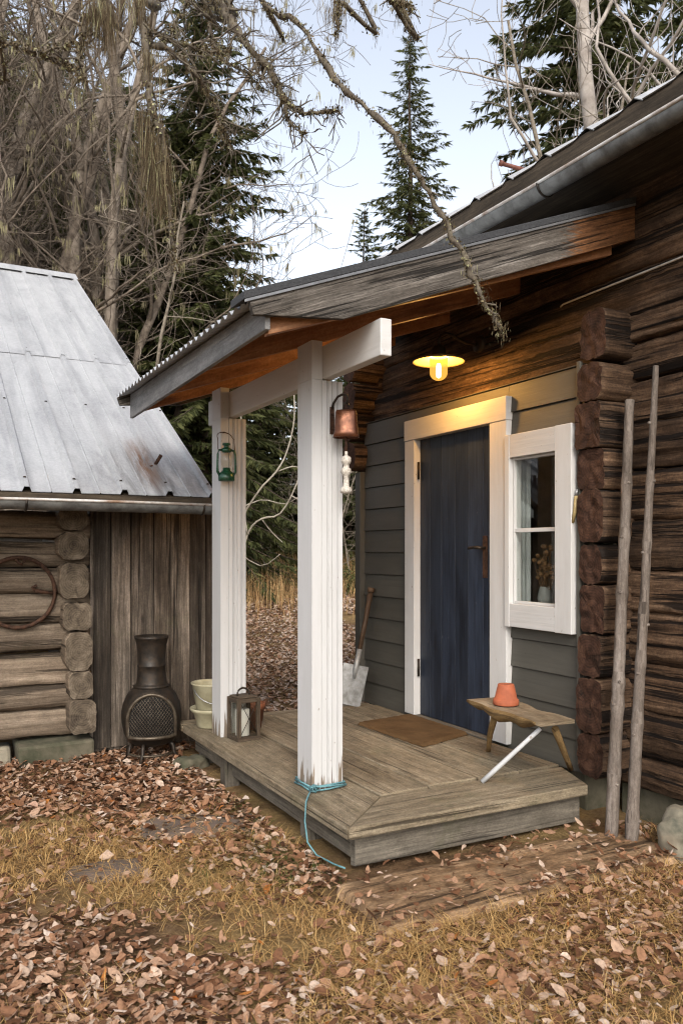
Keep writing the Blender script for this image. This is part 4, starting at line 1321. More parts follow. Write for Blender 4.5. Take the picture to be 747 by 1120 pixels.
# leaning poles
def pole(name, label, a, b, r0, r1, seed, knobs):
    rd = random.Random(seed); m = MB()
    a = Vector(a); b = Vector(b); n = 40; pts = []; rad = []
    for i in range(n + 1):
        t = i / n
        q = a + (b - a) * t
        w = 0.010 * math.sin(t * 4.2 + seed) + 0.004 * math.sin(t * 15 + seed * 2)
        pts.append(q + Vector((w * .5, w * .7, 0)))
        r = r0 + (r1 - r0) * t
        r *= 1 + rd.uniform(-.03, .03)
        if any(abs(t - k) < .013 for k in knobs): r *= 1.16
        rad.append(r)
    m.tube(pts, rad, 14, rnd=rd.random())
    for k in knobs:
        i = int(k * n); q = pts[i]
        an = rd.uniform(2.5, 5.5)
        d = Vector((math.cos(an), math.sin(an), .3))
        m.tube([q, q + d * (rad[i] + .008)], [.011, .006], 7)
    return tag(m.build(name, M['stick']), label, 'pole')
pole('wooden_pole', 'shorter thicker peeled pole leaning on the logs, nearest the projecting log ends', (2.93, 2.80, -0.01), (3.17, 2.905, 2.118), 0.031, 0.0225, 3, (.14, .3, .36, .55, .68, .80))
pole('wooden_pole', 'longer slimmer peeled pole leaning on the logs, right of the shorter pole', (2.965, 2.71, -0.01), (3.20, 2.775, 2.262), 0.030, 0.014, 8, (.06, .24, .37, .47, .62, .75, .88))

# rotting slab on the ground before the deck
m = MB()
rd = random.Random(12)
nx, ny_ = 70, 26
P = []; U = []
for i in range(nx + 1):
    u = i / nx; row = []; ru = []
    for j in range(ny_ + 1):
        v = j / ny_
        x = 1.47 + 1.58 * u + (0.05 * v) + 0.05 * mnoise.noise((v * 3, 2.2, 0)) * (1 - u)
        ylo = 2.46 + 0.05 * mnoise.noise((u * 5, 0.3, 1)) + 0.02 * mnoise.noise((u * 17, 0.3, 1)) + 0.0 * u
        yhi = 2.95 + 0.02 * mnoise.noise((u * 6, 4.3, 1)) - 0.07 * u
        y = ylo + (yhi - ylo) * v
        e = min(u * 1.58, (1 - u) * 1.58, v * .5, (1 - v) * .5)
        z = 0.036 * min(1, (e / .03) ** .6) + 0.012 * mnoise.noise((x * 2, y * 9, 3)) + 0.006 * mnoise.noise((x * 6, y * 30, 3)) - 0.012
        if e <= 0: z = -0.04
        row.append((x, y, z)); ru.append((x, y))
    P.append(row); U.append(ru)
m.grid(P, U, flip=False)
tag(m.build('wooden_slab', M['slab']), 'broad rotting wooden slab sunk in the ground below the deck', 'slab')

def rock(name, label, c, size, seed, mat, sub=3, rz=0.0, cat='stone', flat=False, group=None):
    import bmesh
    bm = bmesh.new()
    bmesh.ops.create_icosphere(bm, subdivisions=sub + 1, radius=1.0)
    for v in bm.verts:
        q = v.co.copy()
        ex = 4.0
        r = (abs(q.x) ** ex + abs(q.y) ** ex + abs(q.z) ** ex) ** (-1 / ex)
        q = q * r
        d = 0.20 * mnoise.noise(v.co * 1.5 + Vector((seed, 0, 0))) + 0.10 * mnoise.noise(v.co * 3.6 + Vector((seed, 3, 0))) + 0.04 * mnoise.noise(v.co * 10 + Vector((seed, 3, 0)))
        q *= 1 + d
        v.co = Vector((q.x * size[0], q.y * size[1], q.z * size[2]))
    me = bpy.data.meshes.new(name); bm.to_mesh(me); bm.free()
    for p_ in me.polygons: p_.use_smooth = True
    me.materials.append(mat)
    o = bpy.data.objects.new(name, me); COL.objects.link(o)
    o.location = c; o.rotation_euler = (0, 0, rz)
    return tag(o, label, cat, group)
rock('stone', 'pale rough stone on the ground at the cottage wall, right of the poles', (3.10, 2.50, 0.075), (.12, .11, .12), 3.3, M['stone'], rz=.4)
rock('flagstone', 'larger brown flat stone among the leaves, nearest the deck', (1.27, 3.90, -0.012), (.30, .17, .035), 5.1, M['flagstone'], rz=-.35)
rock('flagstone', 'smaller brown flat stone in the grass at the left', (0.74, 3.56, -0.016), (.17, .10, .03), 8.1, M['flagstone'], rz=-.2)
rock('stone', 'small mossy stone lying under the deck edge beside the fire pot', (1.60, 5.03, 0.0), (.11, .07, .06), 9.4, M['stone_green'], rz=.3)

# things inside the window
cur = MB()
P = []; U = []
for i in range(2):
    z = 1.045 if i == 0 else 1.93
    row = []; ru = []
    for j in range(25):
        t = j / 24
        row.append((3.215 + 0.012 * math.sin(t * 26) + .02 * t, 3.86 - .135 * t, z)); ru.append((z, t))
    P.append(row); U.append(ru)
cur.grid(P, U); cur.grid([[(x + .002, y, z) for x, y, z in r] for r in P], U, flip=True)
tag(cur.build('curtain', M['curtain']), 'pale curtain hanging inside the left of the small window', 'curtain')
vs = thing('vase', 'vase of dried orange flowers behind the lower window pane', 'vase', (3.36, 3.73, 1.033))
m = MB(); m.lathe([(0.0001, 0), (.03, 0), (.045, .05), (.035, .10), (.028, .12), (.022, .12), (.03, .06), (.0001, .02)], (0, 0, 0), 20); m.build('body', M['ceramic'], vs)
m = MB(); rd = random.Random(5)
for k in range(34):
    a = rd.uniform(0, 6.28); r = rd.uniform(0, .085); h = rd.uniform(.17, .36)
    tp_ = Vector((r * math.cos(a) * .6, r * math.sin(a), h))
    m.tube([(0, 0, .1), tp_ * .6, tp_], .0016, 4)
    m.lathe([(0.0001, -.012), (.012, -.006), (.017, .004), (.010, .014), (.0001, .017)], tuple(tp_), 7, rnd=rd.random())
m.build('flowers', M['flower'], vs)

# ------------------------------------------------------------------ shed
shed = thing('log_shed', 'low grey log shed with a pale ribbed metal roof', 'shed', (0.9, 5.6, 0))
zl = [0.14, 0.335, 0.50, 0.70, 0.90, 1.10, 1.27, 1.44, 1.62]
for i in range(len(zl) - 1):
    m = MB()
    m.log(0, -3.2, 1.08, 5.70, (zl[i] + zl[i + 1]) / 2, 0.10, (zl[i + 1] - zl[i]) / 2 - .006, seg=0.06, n=32, seed=300 + i, rough=0.006, ex=4.6, bow=.014)
    T(m, 'log', [M['log_grey'], M['log_end_grey']], shed)
for i, (a, b_, c, d) in enumerate([(0.861, 1.045, 1.31, 1.49), (0.872, 1.045, 1.055, 1.285), (0.889, 1.06, 0.85, 1.03), (0.900, 1.072, 0.585, 0.84), (0.922, 1.077, 0.405, 0.583), (0.928, 1.089, 0.178, 0.403), (0.86, 1.04, 1.50, 1.66)]):
    m = MB()
    cx_ = (a + b_) / 2
    m.log(1, 5.455 + rng.uniform(-.01, .015), 6.2, cx_, (c + d) / 2, (b_ - a) / 2, (d - c) / 2 - .003, seg=0.05, n=32, seed=330 + i, rough=0.0022, bow=.002, ragged=.005, oct=1.58 + .09 * (i % 3))
    T(m, 'log_end', [M['log_grey'], M['log_end_grey']], shed)
m = MB()
xx = 1.105; rd = random.Random(21)
while xx < 1.93:
    w = rd.uniform(.10, .17)
    yo = rd.uniform(0, .012)
    m.box(xx, xx + w - .006, 5.575 + yo, 5.60 + yo, 0.02 + rd.uniform(0, .03), 1.66, 2, jit=.002)
    xx += w
T(m, 'plank_wall', M['plank_old'], shed, .002)
m = MB()
m.box(1.08, 1.80, 5.605, 5.63, .02, 1.66, 2); m.box(1.70, 1.75, 5.63, 11.5, .02, 2.0, 2)
m.box(-3.2, -3.1, 5.7, 11.8, 0, 1.7, 1); m.box(-3.2, 1.7, 11.7, 11.8, 0, 1.7, 1)
T(m, 'back_wall', M['plank_old'], shed)
SX1 = 1.775; EY = 5.06; EZs = 1.715; RY = 10.12; RZ = 4.63
sl = (RZ - EZs) / (RY - EY)
def sz(y): return EZs + (y - EY) * sl
def shed_sheet(ya, yb, dz):
    m = MB(); P = []; U = []
    nx = 0
    xs = []
    x = SX1; k = 0
    prof = []
    while x > -4.0:
        # rib near x, then flat down to next
        prof += [(x, .0), (x - .012, .028), (x - .04, .028), (x - .052, .0), (x - .165, .0), (x - .171, .006), (x - .177, .0)]
        x -= 0.283
    prof = prof[::-1]
    rows = 8
    for i in range(rows + 1):
        y = ya + (yb - ya) * i / rows
        row = []; ru = []
        for (px_, h) in prof:
            wob = 0.004 * mnoise.noise((px_ * 2, y * 1.3, 1)) + (0.006 * mnoise.noise((px_ * 3.3, 2, 1)) if i == 0 else 0)
            row.append((px_, y - h * .3, sz(y) + h + dz + wob)); ru.append((px_, y))
        P.append(row); U.append(ru)
    m.grid(P, U, sm=False, flip=True, rnd=rng.random()); m.grid([[(a, b_, c - .003) for a, b_, c in r] for r in P], U, sm=False)
    return T(m, 'roof_sheet', M['galv'], shed)
shed_sheet(EY, 7.38, 0.0); shed_sheet(7.32, RY, 0.006)
m = MB()
m.hexa([(-4, RY, RZ - .02), (SX1, RY, RZ - .02), (-4, 12.3, 3.0), (SX1, 12.3, 3.0), (-4, RY, RZ), (SX1, RY, RZ), (-4, 12.3, 3.02), (SX1, 12.3, 3.02)], 0)
T(m, 'back_roof', M['galv'], shed)
m = MB()
p = []
m.hexa([(-4, RY - .16, sz(RY - .16) + .032), (SX1 + .01, RY - .16, sz(RY - .16) + .032), (-4, RY + .02, RZ + .045), (SX1 + .01, RY + .02, RZ + .045),
        (-4, RY - .16, sz(RY - .16) + .036), (SX1 + .01, RY - .16, sz(RY - .16) + .036), (-4, RY + .02, RZ + .056), (SX1 + .01, RY + .02, RZ + .056)], 0)
T(m, 'ridge_cap', M['galv'], shed, .002)
m = MB()
m.hexa([(-4, EY + .03, sz(EY + .03) - .05), (SX1 - .03, EY + .03, sz(EY + .03) - .05), (-4, RY, RZ - .05), (SX1 - .03, RY, RZ - .05),
        (-4, EY + .03, sz(EY + .03) - .015), (SX1 - .03, EY + .03, sz(EY + .03) - .015), (-4, RY, RZ - .015), (SX1 - .03, RY, RZ - .015)], 0)
T(m, 'roof_boarding', M['eave_brown'], shed)
m = MB(); m.box(-4, SX1 - .005, EY + .005, EY + .028, EZs - .105, EZs - .006, 0)
T(m, 'fascia', M['eave_brown'], shed, .003)
gutter(0, -3.9, SX1 + .02, EY - .075, 1.655, 0.055, 'gutter', shed)
m = MB(); m.box(0.63, 1.10, 5.50, 5.85, -.06, .135, 0, jit=.015)
T(m, 'foundation_stone', M['stone_green'], shed, .02)
m = MB(); m.box(-0.6, 0.60, 5.62, 5.85, -.06, .10, 0, jit=.02)
T(m, 'foundation_stone', M['stone'], shed, .02)

# bolts on the roof ribs
m = MB()
x = SX1 - .026
for k in range(9):
    for y in (5.16, 6.3, 7.4, 8.6):
        m.lathe([(0.0001, .010), (.008, .008), (.011, 0)], (x - k * .283, y, sz(y) + .030), 8)
T(m, 'roof_bolt', M['black_iron'], shed)
# rusty peg in the shed roof
m = MB()
m.tube([(1.46, 5.42, sz(5.42) + .005), (1.50, 5.38, sz(5.42) + .085)], .013, 8)
m.box(1.44, 1.47, 5.40, 5.46, sz(5.43) + .003, sz(5.43) + .012, 1)
tag(m.build('roof_peg', M['rust']), 'rusty iron peg standing in the pale shed roof near its eave', 'peg')

# iron hoop on the shed wall
hoop = thing('iron_hoop', 'rusty iron hoop hanging on the shed log wall', 'hoop', (0.63, 5.575, 1.10))
m = MB(); pts = []
for k in range(41):
    a = 2 * math.pi * k / 40
    pts.append((0.222 * math.cos(a), .004 * math.sin(a * 3), 0.225 * math.sin(a)))
m.tube(pts, .0135, 8, cap=False); m.build('ring', M['rust'], hoop)
m = MB()
m.tube([(-.02, -.004, .222), (-.0, -.015, .19), (.02, -.015, .178), (.035, -.004, .195), (.03, 0, .222)], .009, 7)
m.build('hook', M['rust'], hoop)
m = MB()
m.tube([(.21, 0, -.01), (.15, -.012, .0), (.10, -.014, .012), (.085, -.014, .03), (.11, -.014, .045)], [.011, .012, .014, .014, .010], 8)
m.build('latch', M['rust'], hoop)

# chiminea
ch = thing('fire_pot', 'black cast iron garden chimney stove with arched mesh front by the shed', 'stove', (1.43, 5.36, 0.0), R(-15))
m = MB()
m.lathe([(0.0001, .085), (.10, .09), (.15, .115), (.178, .17), (.192, .24), (.195, .30), (.185, .36), (.160, .42), (.120, .465), (.090, .482)], (0, 0, 0), 36)
body = m.build('body', M['black_iron'], ch)
m = MB()
m.lathe([(.118, .470), (.122, .478), (.104, .486), (.098, .50), (.092, .56), (.090, .60), (.094, .605), (.094, .615), (.090, .62), (.092, .70), (.098, .75), (.108, .785), (.112, .79), (.112, .805), (.102, .805), (.085, .74), (.08, .5)], (0, 0, 0), 32)
m.build('stack', M['black_iron'], ch)
def bodyr(z):
    pr2 = [(.115, .15), (.17, .178), (.24, .192), (.30, .195), (.36, .185), (.42, .160), (.465, .120)]
    for (z0, r0), (z1, r1) in zip(pr2, pr2[1:]):
        if z0 <= z <= z1: return r0 + (r1 - r0) * (z - z0) / (z1 - z0)
    return .12
arch = []
for k in range(21):
    a = math.pi * k / 20
    arch.append((.150 * math.cos(a), .275 + .165 * math.sin(a)))
arch = [(.150, .165)] + arch + [(-.150, .165)]
front = lambda x, z: -math.sqrt(max(.002, (bodyr(min(max(z, .12), .46)) + .012) ** 2 - min(abs(x), .15) ** 2)) - .004
m = MB()
pts = [(x, front(x, z) * 1.0, z) for x, z in arch]
pts += [(x, front(x, .165), .165) for x in np.linspace(-.14, .15, 10)]
m.tube(pts, .0125, 8, cap=False); m.build('door_frame', M['iron_edge'], ch)
m = MB(); P = []; U = []
rows_ = 12
for i in range(rows_ + 1):
    z = .165 + (.43 - .165) * i / rows_
    hwid = .145 if z < .275 else .145 * math.sqrt(max(.02, 1 - ((z - .275) / .163) ** 2))
    row = [(hwid * s_, front(hwid * s_, z) + .010, z) for s_ in np.linspace(-1, 1, 13)]
    P.append(row); U.append([(0, 0)] * 13)
m.grid(P, U, flip=True)
m.build('dark_panel', M['inner_dark'], ch)  # dark sheet behind the mesh, painting the shaded hollow of the stove
m = MB()
for d in (-1, 1):
    c = -.42
    while c < .42:
        seg = []
        for t in np.linspace(0, 1, 14):
            z = .168 + .265 * t
            x = c + d * (z - .3) * .75
            hwid = .145 if z < .275 else .145 * math.sqrt(max(0, 1 - ((z - .275) / .163) ** 2))
            if abs(x) < hwid: seg.append((x, front(x, z) + .002, z))
            elif seg:
                if len(seg) > 1: m.tube(seg, .0016, 4, cap=False)
                seg = []
        if len(seg) > 1: m.tube(seg, .0016, 4, cap=False)
        c += .020
m.build('mesh_screen', M['iron_edge'], ch)
for a in (R(250), R(330), R(40), R(140), R(205)):
    m = MB(); c, s_ = math.cos(a), math.sin(a)
    m.tube([(.13 * c, .13 * s_, .125), (.16 * c, .16 * s_, .09), (.165 * c, .165 * s_, .05), (.20 * c, .20 * s_, .0)], [.016, .014, .012, .014], 8)
    m.build('leg', M['black_iron'], ch)
m = MB()
pts = [(.15 * math.cos(a), -.02 + .15 * math.sin(a), .045) for a in np.linspace(math.pi * 1.05, math.pi * 1.95, 12)]
m.tube(pts, .008, 7); m.build('front_rail', M['iron_edge'], ch)

# ------------------------------------------------------------------ vegetation: leaves and grass
DECK = (1.60, 3.08, 2.95, 5.42)
def blocked(x, y):
    if DECK[0] < x and x < 3.3 and DECK[2] < y < DECK[3]: return True
    if x > 3.27 and y < 5.75: return True
    if y > 5.58 and x < 1.78 and y < 12.3: return True
    return False
def fbm(x, y, s, o=0.0): return mnoise.noise((x * s + o, y * s, o * .7)) + .5 * mnoise.noise((x * s * 2.1 + o, y * s * 2.1, o))
def leaf_density(x, y):
    d = 0.40 + 1.15 * fbm(x, y, 1.1, 3.0)
    d += 0.75 * math.exp(-((y - 5.0) / .75) ** 2) + 0.4 * math.exp(-((x - 1.45) / .25) ** 2) * (1 if y > 2.9 else 0)
    if y < 2.6 and x < 1.0: d += .25
    if x > 1.0 and y < 2.5: d += .25
    d -= 0.5 * math.exp(-((x - 0.95) ** 2 / .18 + (y - 3.35) ** 2 / .10))
    if 1.45 < x < 3.05 and 2.52 + .09 * mnoise.noise((x * 3, 1, 1)) < y < 2.97: d *= .10 + .35 * max(0, mnoise.noise((x * 2.2, y * 3, 8)))
    if y > 5.4: d = 1.0
    return min(1.0, max(0.10, d))

def scatter_leaves():
    nr = np.random.default_rng(11)
    pts = []
    def add(n, x0, x1, y0, y1, smin, smax, dens=True):
        c = 0
        while c < n:
            x = nr.uniform(x0, x1); y = nr.uniform(y0, y1); c += 1
            if blocked(x, y): continue
            if dens and nr.random() > leaf_density(x, y): continue
            pts.append((x, y, nr.uniform(smin, smax)))
    add(34000, -1.6, 3.3, 1.1, 3.2, .014, .046)
    add(6500, -1.6, 3.3, 1.1, 3.2, .042, .066)
    add(18000, -1.6, 1.75, 3.2, 5.65, .022, .05)
    add(4500, -1.6, 1.75, 3.2, 5.65, .045, .07)
    add(26000, 1.0, 6.5, 5.4, 13.0, .04, .07)
    add(34000, 1.5, 12.0, 13.0, 27.0, .06, .11)
    pts = np.array(pts); N = len(pts)
    L = pts[:, 2]; W = L * np.clip(nr.normal(.52, .14, N), .25, .85)
    # local leaf: base, two side pairs, tip, two midrib points
    zz = np.zeros(N)
    lx = np.stack([zz, .20 * L, .20 * L, .52 * L, .52 * L, .82 * L, .82 * L, L, .20 * L, .52 * L, .82 * L], 1)
    w1, w2, w3 = W * nr.uniform(.30, .42, N), W * nr.uniform(.44, .54, N), W * nr.uniform(.22, .34, N)
    ly = np.stack([zz, w1, -w1, w2, -w2, w3, -w3, zz, zz, zz, zz], 1)
    curl = nr.uniform(-.15, .42, N) * W; bend = nr.normal(0, .2, N) * L
    cu = lambda: curl * nr.uniform(.2, 1.5, N)
    lz = np.stack([zz, .7 * cu(), .7 * cu(), cu() + .2 * bend, cu() + .2 * bend, .7 * cu() + .6 * bend, .7 * cu() + .6 * bend, bend, .04 * bend, .27 * bend, .67 * bend], 1)
    lx -= (L * .5)[:, None]
    th = nr.uniform(0, 2 * np.pi, N); p = nr.normal(0, .24, N); r = nr.normal(0, .30, N)
    flip = np.where(nr.random(N) < .35, -1.0, 1.0); lz *= flip[:, None]
    cp, sp = np.cos(p)[:, None], np.sin(p)[:, None]
    cr, sr = np.cos(r)[:, None], np.sin(r)[:, None]
    y1 = ly * cr - lz * sr; z1 = ly * sr + lz * cr
    x2 = lx * cp + z1 * sp; z2 = -lx * sp + z1 * cp
    c, s = np.cos(th)[:, None], np.sin(th)[:, None]
    X = pts[:, 0][:, None] + x2 * c - y1 * s
    Y = pts[:, 1][:, None] + x2 * s + y1 * c
    g = np.array([gh(a, b) for a, b in pts[:, :2]])
    onslab = (pts[:, 0] > 1.47) & (pts[:, 0] < 3.08) & (pts[:, 1] > 2.46) & (pts[:, 1] < 2.95)
    g = g + np.where(onslab, .036, 0)
    Z = z2 - z2.min(1)[:, None] + g[:, None] + nr.uniform(0.0, .030, N)[:, None]
    V = np.stack([X, Y, Z], 2).reshape(-1, 3)
    base = (np.arange(N) * 11)[:, None]
    tri = np.array([[0, 8, 1], [0, 2, 8], [5, 10, 7], [10, 6, 7]]); quad = np.array([[1, 8, 9, 3], [8, 2, 4, 9], [3, 9, 10, 5], [9, 4, 6, 10]])
    flat = np.concatenate([(base[:, :, None] + tri[None]).reshape(N, 12), (base[:, :, None] + quad[None]).reshape(N, 16)], 1).ravel()
    sizes = np.tile([3, 3, 3, 3, 4, 4, 4, 4], N)
    rv = np.clip(nr.beta(1.5, 1.6, N), 0, 1)
    rv = np.where(pts[:, 1] > 5.6, np.clip(nr.beta(2.6, 1.1, N), 0, .93), rv)
    o = np_mesh('fallen_leaves', V, flat, sizes, np.repeat(rv, 8), M['leaf'], smooth=True)
    tag(o, 'brown and pale dry leaves covering the ground', 'fallen leaves', kind='stuff')
scatter_leaves()

def blades(name, label, pts, hmin, hmax, wid, mat, seed, lean=.8, rmap=None):
    nr = np.random.default_rng(seed)
    pts = np.array(pts); N = len(pts)
    h = nr.uniform(hmin, hmax, N); th = nr.uniform(0, 2 * np.pi, N); ln = np.abs(nr.normal(lean, .35, N)) * h
    dx, dy = np.cos(th), np.sin(th)
    px, py = -dy, dx
    w = wid * nr.uniform(.6, 1.3, N)
    g = np.array([gh(a, b) for a, b in pts[:, :2]]) - .005
    def P(t, ww):
        f = t ** 1.7
        cx = pts[:, 0] + dx * ln * f; cy = pts[:, 1] + dy * ln * f; cz = g + h * t * (1 - .35 * t * np.minimum(ln / h, 1.2))
        return (np.stack([cx - px * ww, cy - py * ww, cz], 1), np.stack([cx + px * ww, cy + py * ww, cz], 1))
    a, b = P(0.0, w / 2); c, d = P(.5, w * .42); e, _ = P(1.0, w * .05)
    V = np.stack([a, b, c, d, e], 1).reshape(-1, 3)
    base = (np.arange(N) * 5)[:, None]
    flat = np.concatenate([base + np.array([[0, 1, 3, 2]]), base + np.array([[2, 3, 4]])], 1).ravel()
    sizes = np.tile([4, 3], N)
    rv = nr.beta(2, 1.7, N) if rmap is None else rmap(pts, nr)
    o = np_mesh(name, V, flat, sizes, np.repeat(np.clip(rv, 0, 1), 2), mat)
    return tag(o, label, 'grass', kind='stuff')
def grass_pts():
    nr = np.random.default_rng(5); out = []
    n = 0
    while n < 110000 and len(out) < 38000:
        n += 1
        x = nr.uniform(-1.5, 3.25); y = nr.uniform(1.2, 5.0)
        if blocked(x, y): continue
        if 1.47 < x < 3.05 and 2.47 < y < 2.95: continue
        d = .35 + .9 * fbm(x, y, 1.1, 9.0)
        if x > 1.2 and y < 2.5: d += .2
        d += .5 * math.exp(-((x - .95) ** 2 / .3 + (y - 3.3) ** 2 / .2))
        if y > 4.2: d -= .7
        if nr.random() < d:
            # blades come in tufts
            for _ in range(nr.integers(1, 5)): out.append((x + nr.normal(0, .012), y + nr.normal(0, .012)))
    return [q for q in out if not blocked(*q)]
def grass_r(pts, nr):
    v = nr.beta(2.2, 2.4, len(pts)) * .8
    gn = np.array([fbm(a, b, 1.7, 21.0) for a, b in pts])
    near = np.exp(-((pts[:, 0] - 1.5) / .22) ** 2) * ((pts[:, 1] > 2.95) & (pts[:, 1] < 4.4))
    green = (gn * .8 + near * .9 + nr.normal(0, .25, len(pts))) > .72
    return np.where(green, nr.uniform(.84, 1.0, len(pts)), v)
blades('dry_grass', 'short straw coloured grass growing among the fallen leaves', grass_pts(), .03, .095, .0028, M['grass'], 31, 1.5, grass_r)
nr_ = np.random.default_rng(77)
pt = []
while len(pt) < 26000:
    x = nr_.uniform(3.5, 17); y = nr_.uniform(11.5, 30)
    if nr_.random() < min(1, max(.02, (y - 11.5) / 7 - .2 + .5 * fbm(x, y, .4, 4))): pt.append((x, y))
blades('tall_grass', 'tall dry yellow grass at the forest edge beyond the porch', pt, .35, 1.0, .011, M['grass_tall'], 32, .35)

# ------------------------------------------------------------------ trees
def spruce_mesh(seed, H, Rb, dens=1.0, droop=.35, spray=.16, bare=0.06):
    """returns (trunk object data, crown data) builders"""
    rd = random.Random(seed); nr = np.random.default_rng(seed)
    mt = MB()
    n = 14
    mt.tube([(0.03 * math.sin(i * 1.3 + seed), 0.03 * math.cos(i * 1.1), H * i / n) for i in range(n + 1)], [max(.012, .012 * H * (1 - i / n) ** .9 + .008) for i in range(n + 1)], 8, rnd=.5)
    A = []; D = []; S = []
    z = H * bare
    while z < H * .99:
        f = 1 - z / H
        Lm = Rb * (f ** .78) * rd.uniform(.8, 1.12) + .10
        nb = rd.choice([4, 5, 5, 6]) if f > .08 else 4
        a0 = rd.uniform(0, 6.28)
        for k in range(nb):
            if rd.random() < .10: continue
            a = a0 + 6.283 * k / nb + rd.uniform(-.35, .35)
            L = Lm * rd.uniform(.6, 1.18)
            dr = droop * rd.uniform(.6, 1.4) * (0.35 + .9 * f)
            pts = []
            m_ = max(4, int(L / .16))
            for i in range(m_ + 1):
                t = i / m_
                rr = L * t
                zz = z + L * (.10 * (1 - f) * 3 * t - dr * t * t * 1.15 + dr * .45 * t ** 4)
                pts.append(Vector((rr * math.cos(a + .10 * math.sin(t * 3 + k)), rr * math.sin(a + .10 * math.sin(t * 3 + k)), zz)))
            mt.tube([pts[0], pts[len(pts) // 2], pts[-1]], [.007 + .008 * L * f, .006 + .003 * L * f, .003], 4, cap=False, rnd=.4)
            for i in range(1, m_ + 1):
                d = (pts[i] - pts[i - 1]).normalized()
                sd_ = d.cross(Vector((0, 0, 1))).normalized()
                t = i / m_
                cnt = int((9.5 if t > .2 else 4.0) * dens + rd.random())
                for _ in range(cnt):
                    q = pts[i - 1] + (pts[i] - pts[i - 1]) * rd.random()
                    s_ = rd.choice((-1, 1))
                    wdt = .62 * spray * rd.uniform(.6, 1.5) * (0.6 + .9 * min(1, L / 1.5)) * (1 - .4 * t)
                    v = (sd_ * s_ * rd.uniform(.5, 1.0) + d * rd.uniform(.4, 1.0) + Vector((0, 0, rd.uniform(-.85, .1)))).normalized() * wdt
                    A.append(q); D.append(v); S.append(rd.uniform(.085, .15))
            A.append(pts[-1] - (pts[-1] - pts[-2])); D.append((pts[-1] - pts[-2]).normalized() * spray * 1.2); S.append(.12)
        z += rd.uniform(.17, .30) * (1.1 if f > .4 else .8) / max(.6, dens ** .5)
    for i in range(10):
        A.append(Vector((0, 0, H * .985 - i * .06))); D.append(Vector((rd.uniform(-.4, .4), rd.uniform(-.4, .4), 1)).normalized() * .16); S.append(.2)
    A = np.array([tuple(q) for q in A]); D = np.array([tuple(q) for q in D]); S = np.array(S)
    N = len(A)
    ln = np.linalg.norm(D, axis=1)
    rv = nr.normal(0, 1, (N, 3)); pw = np.cross(D, rv); pw /= (np.linalg.norm(pw, axis=1)[:, None] + 1e-6)
    pw *= (ln * S)[:, None]
    V = np.stack([A, A + D * .45 + pw, A + D + np.array([0, 0, -.02]), A + D * .45 - pw], 1).reshape(-1, 3)
    flat = (np.arange(N) * 4)[:, None] + np.array([[0, 1, 2, 3]])
    rv2 = np.clip(nr.normal(.45, .22, N), 0, 1)
    return mt, (V, flat.ravel(), np.full(N, 4), rv2)

def make_spruce(seed, H, Rb, label, loc, group=None, name='spruce_tree', **kw):
    o = thing(name, label, 'spruce', loc, 0, group)
    mt, (V, fl, sz_, rv) = spruce_mesh(seed, H, Rb, **kw)
    mt.build('trunk', M['bark_spruce'], o)
    np_mesh('crown', V, fl, sz_, rv, M['spruce'], o)
    return o

def bare_tree_mesh(seed, H, r0, lean=(0, 0), spread=.7, up=.25, twigs=1.0, levels=4, first=.22, lichen=0.5, droop=0.0):
    rd = random.Random(seed)
    mt = MB(); mb = MB(); lich = []
    def branch(p, d, L, r, lev):
        n = max(3, int(L / (.32 if lev < 2 else .2)))
        n = min(n, 14)
        pts = [p.copy()]; q = p.copy(); dd = d.copy()
        rads = [r]
        for i in range(n):
            wob = .09 if lev == 0 else .22
            dd = (dd + Vector((rd.gauss(0, wob), rd.gauss(0, wob), rd.gauss(0, wob * .6) + (up if lev else .05) * .12 - droop * .1 * lev))).normalized()
            q = q + dd * (L / n)
            pts.append(q.copy()); rads.append(max(.0055, r * (1 - (i + 1) / n * (.75 if lev == 0 else .85))))
        (mt if lev == 0 else mb).tube(pts, rads, 9 if lev == 0 else (5 if lev == 1 else 3), cap=False, rnd=rd.random())
        if lev > 0 and rd.random() < lichen:
            for _ in range(1):
                lich.append((pts[rd.randrange(1, len(pts))], rd.uniform(.12, .45)))
        if lev == 0 and lichen > 0:
            for i in range(2, len(pts)):
                if rd.random() < lichen: lich.append((pts[i] + Vector((rd.uniform(-1, 1), rd.uniform(-1, 1), 0)) * rads[i], rd.uniform(.2, .6)))
        if lev >= levels - 1: return
        nchild = int({0: H * 1.9, 1: 6, 2: 5, 3: 3}.get(lev, 3) * twigs)
        for k in range(nchild):
            t = rd.uniform(first if lev == 0 else .15, .98)
            f = t * n; i = min(n - 1, int(f)); b = pts[i].lerp(pts[i + 1], f - i)
            par = (pts[i + 1] - pts[i]).normalized()
            a = rd.uniform(0, 6.283)
            e = par.orthogonal().normalized(); e.rotate(Matrix.Rotation(a, 3, par))
            nd = (par * rd.uniform(.25, .9) + e * rd.uniform(.5, 1.0) * (spread + .4) + Vector((0, 0, up * .5))).normalized()
            rr = rads[i] * rd.uniform(.35, .55)
            LL = (L * .34 * (1.15 - t * .7) if lev == 0 else L * rd.uniform(.3, .6)) * rd.uniform(.7, 1.25)
            branch(b, nd, LL, max(.0055, rr if lev else min(rr, .045)), lev + 1)
    branch(Vector((0, 0, -.1)), Vector((lean[0], lean[1], 1)).normalized(), H, r0, 0)
    return mt, mb, lich

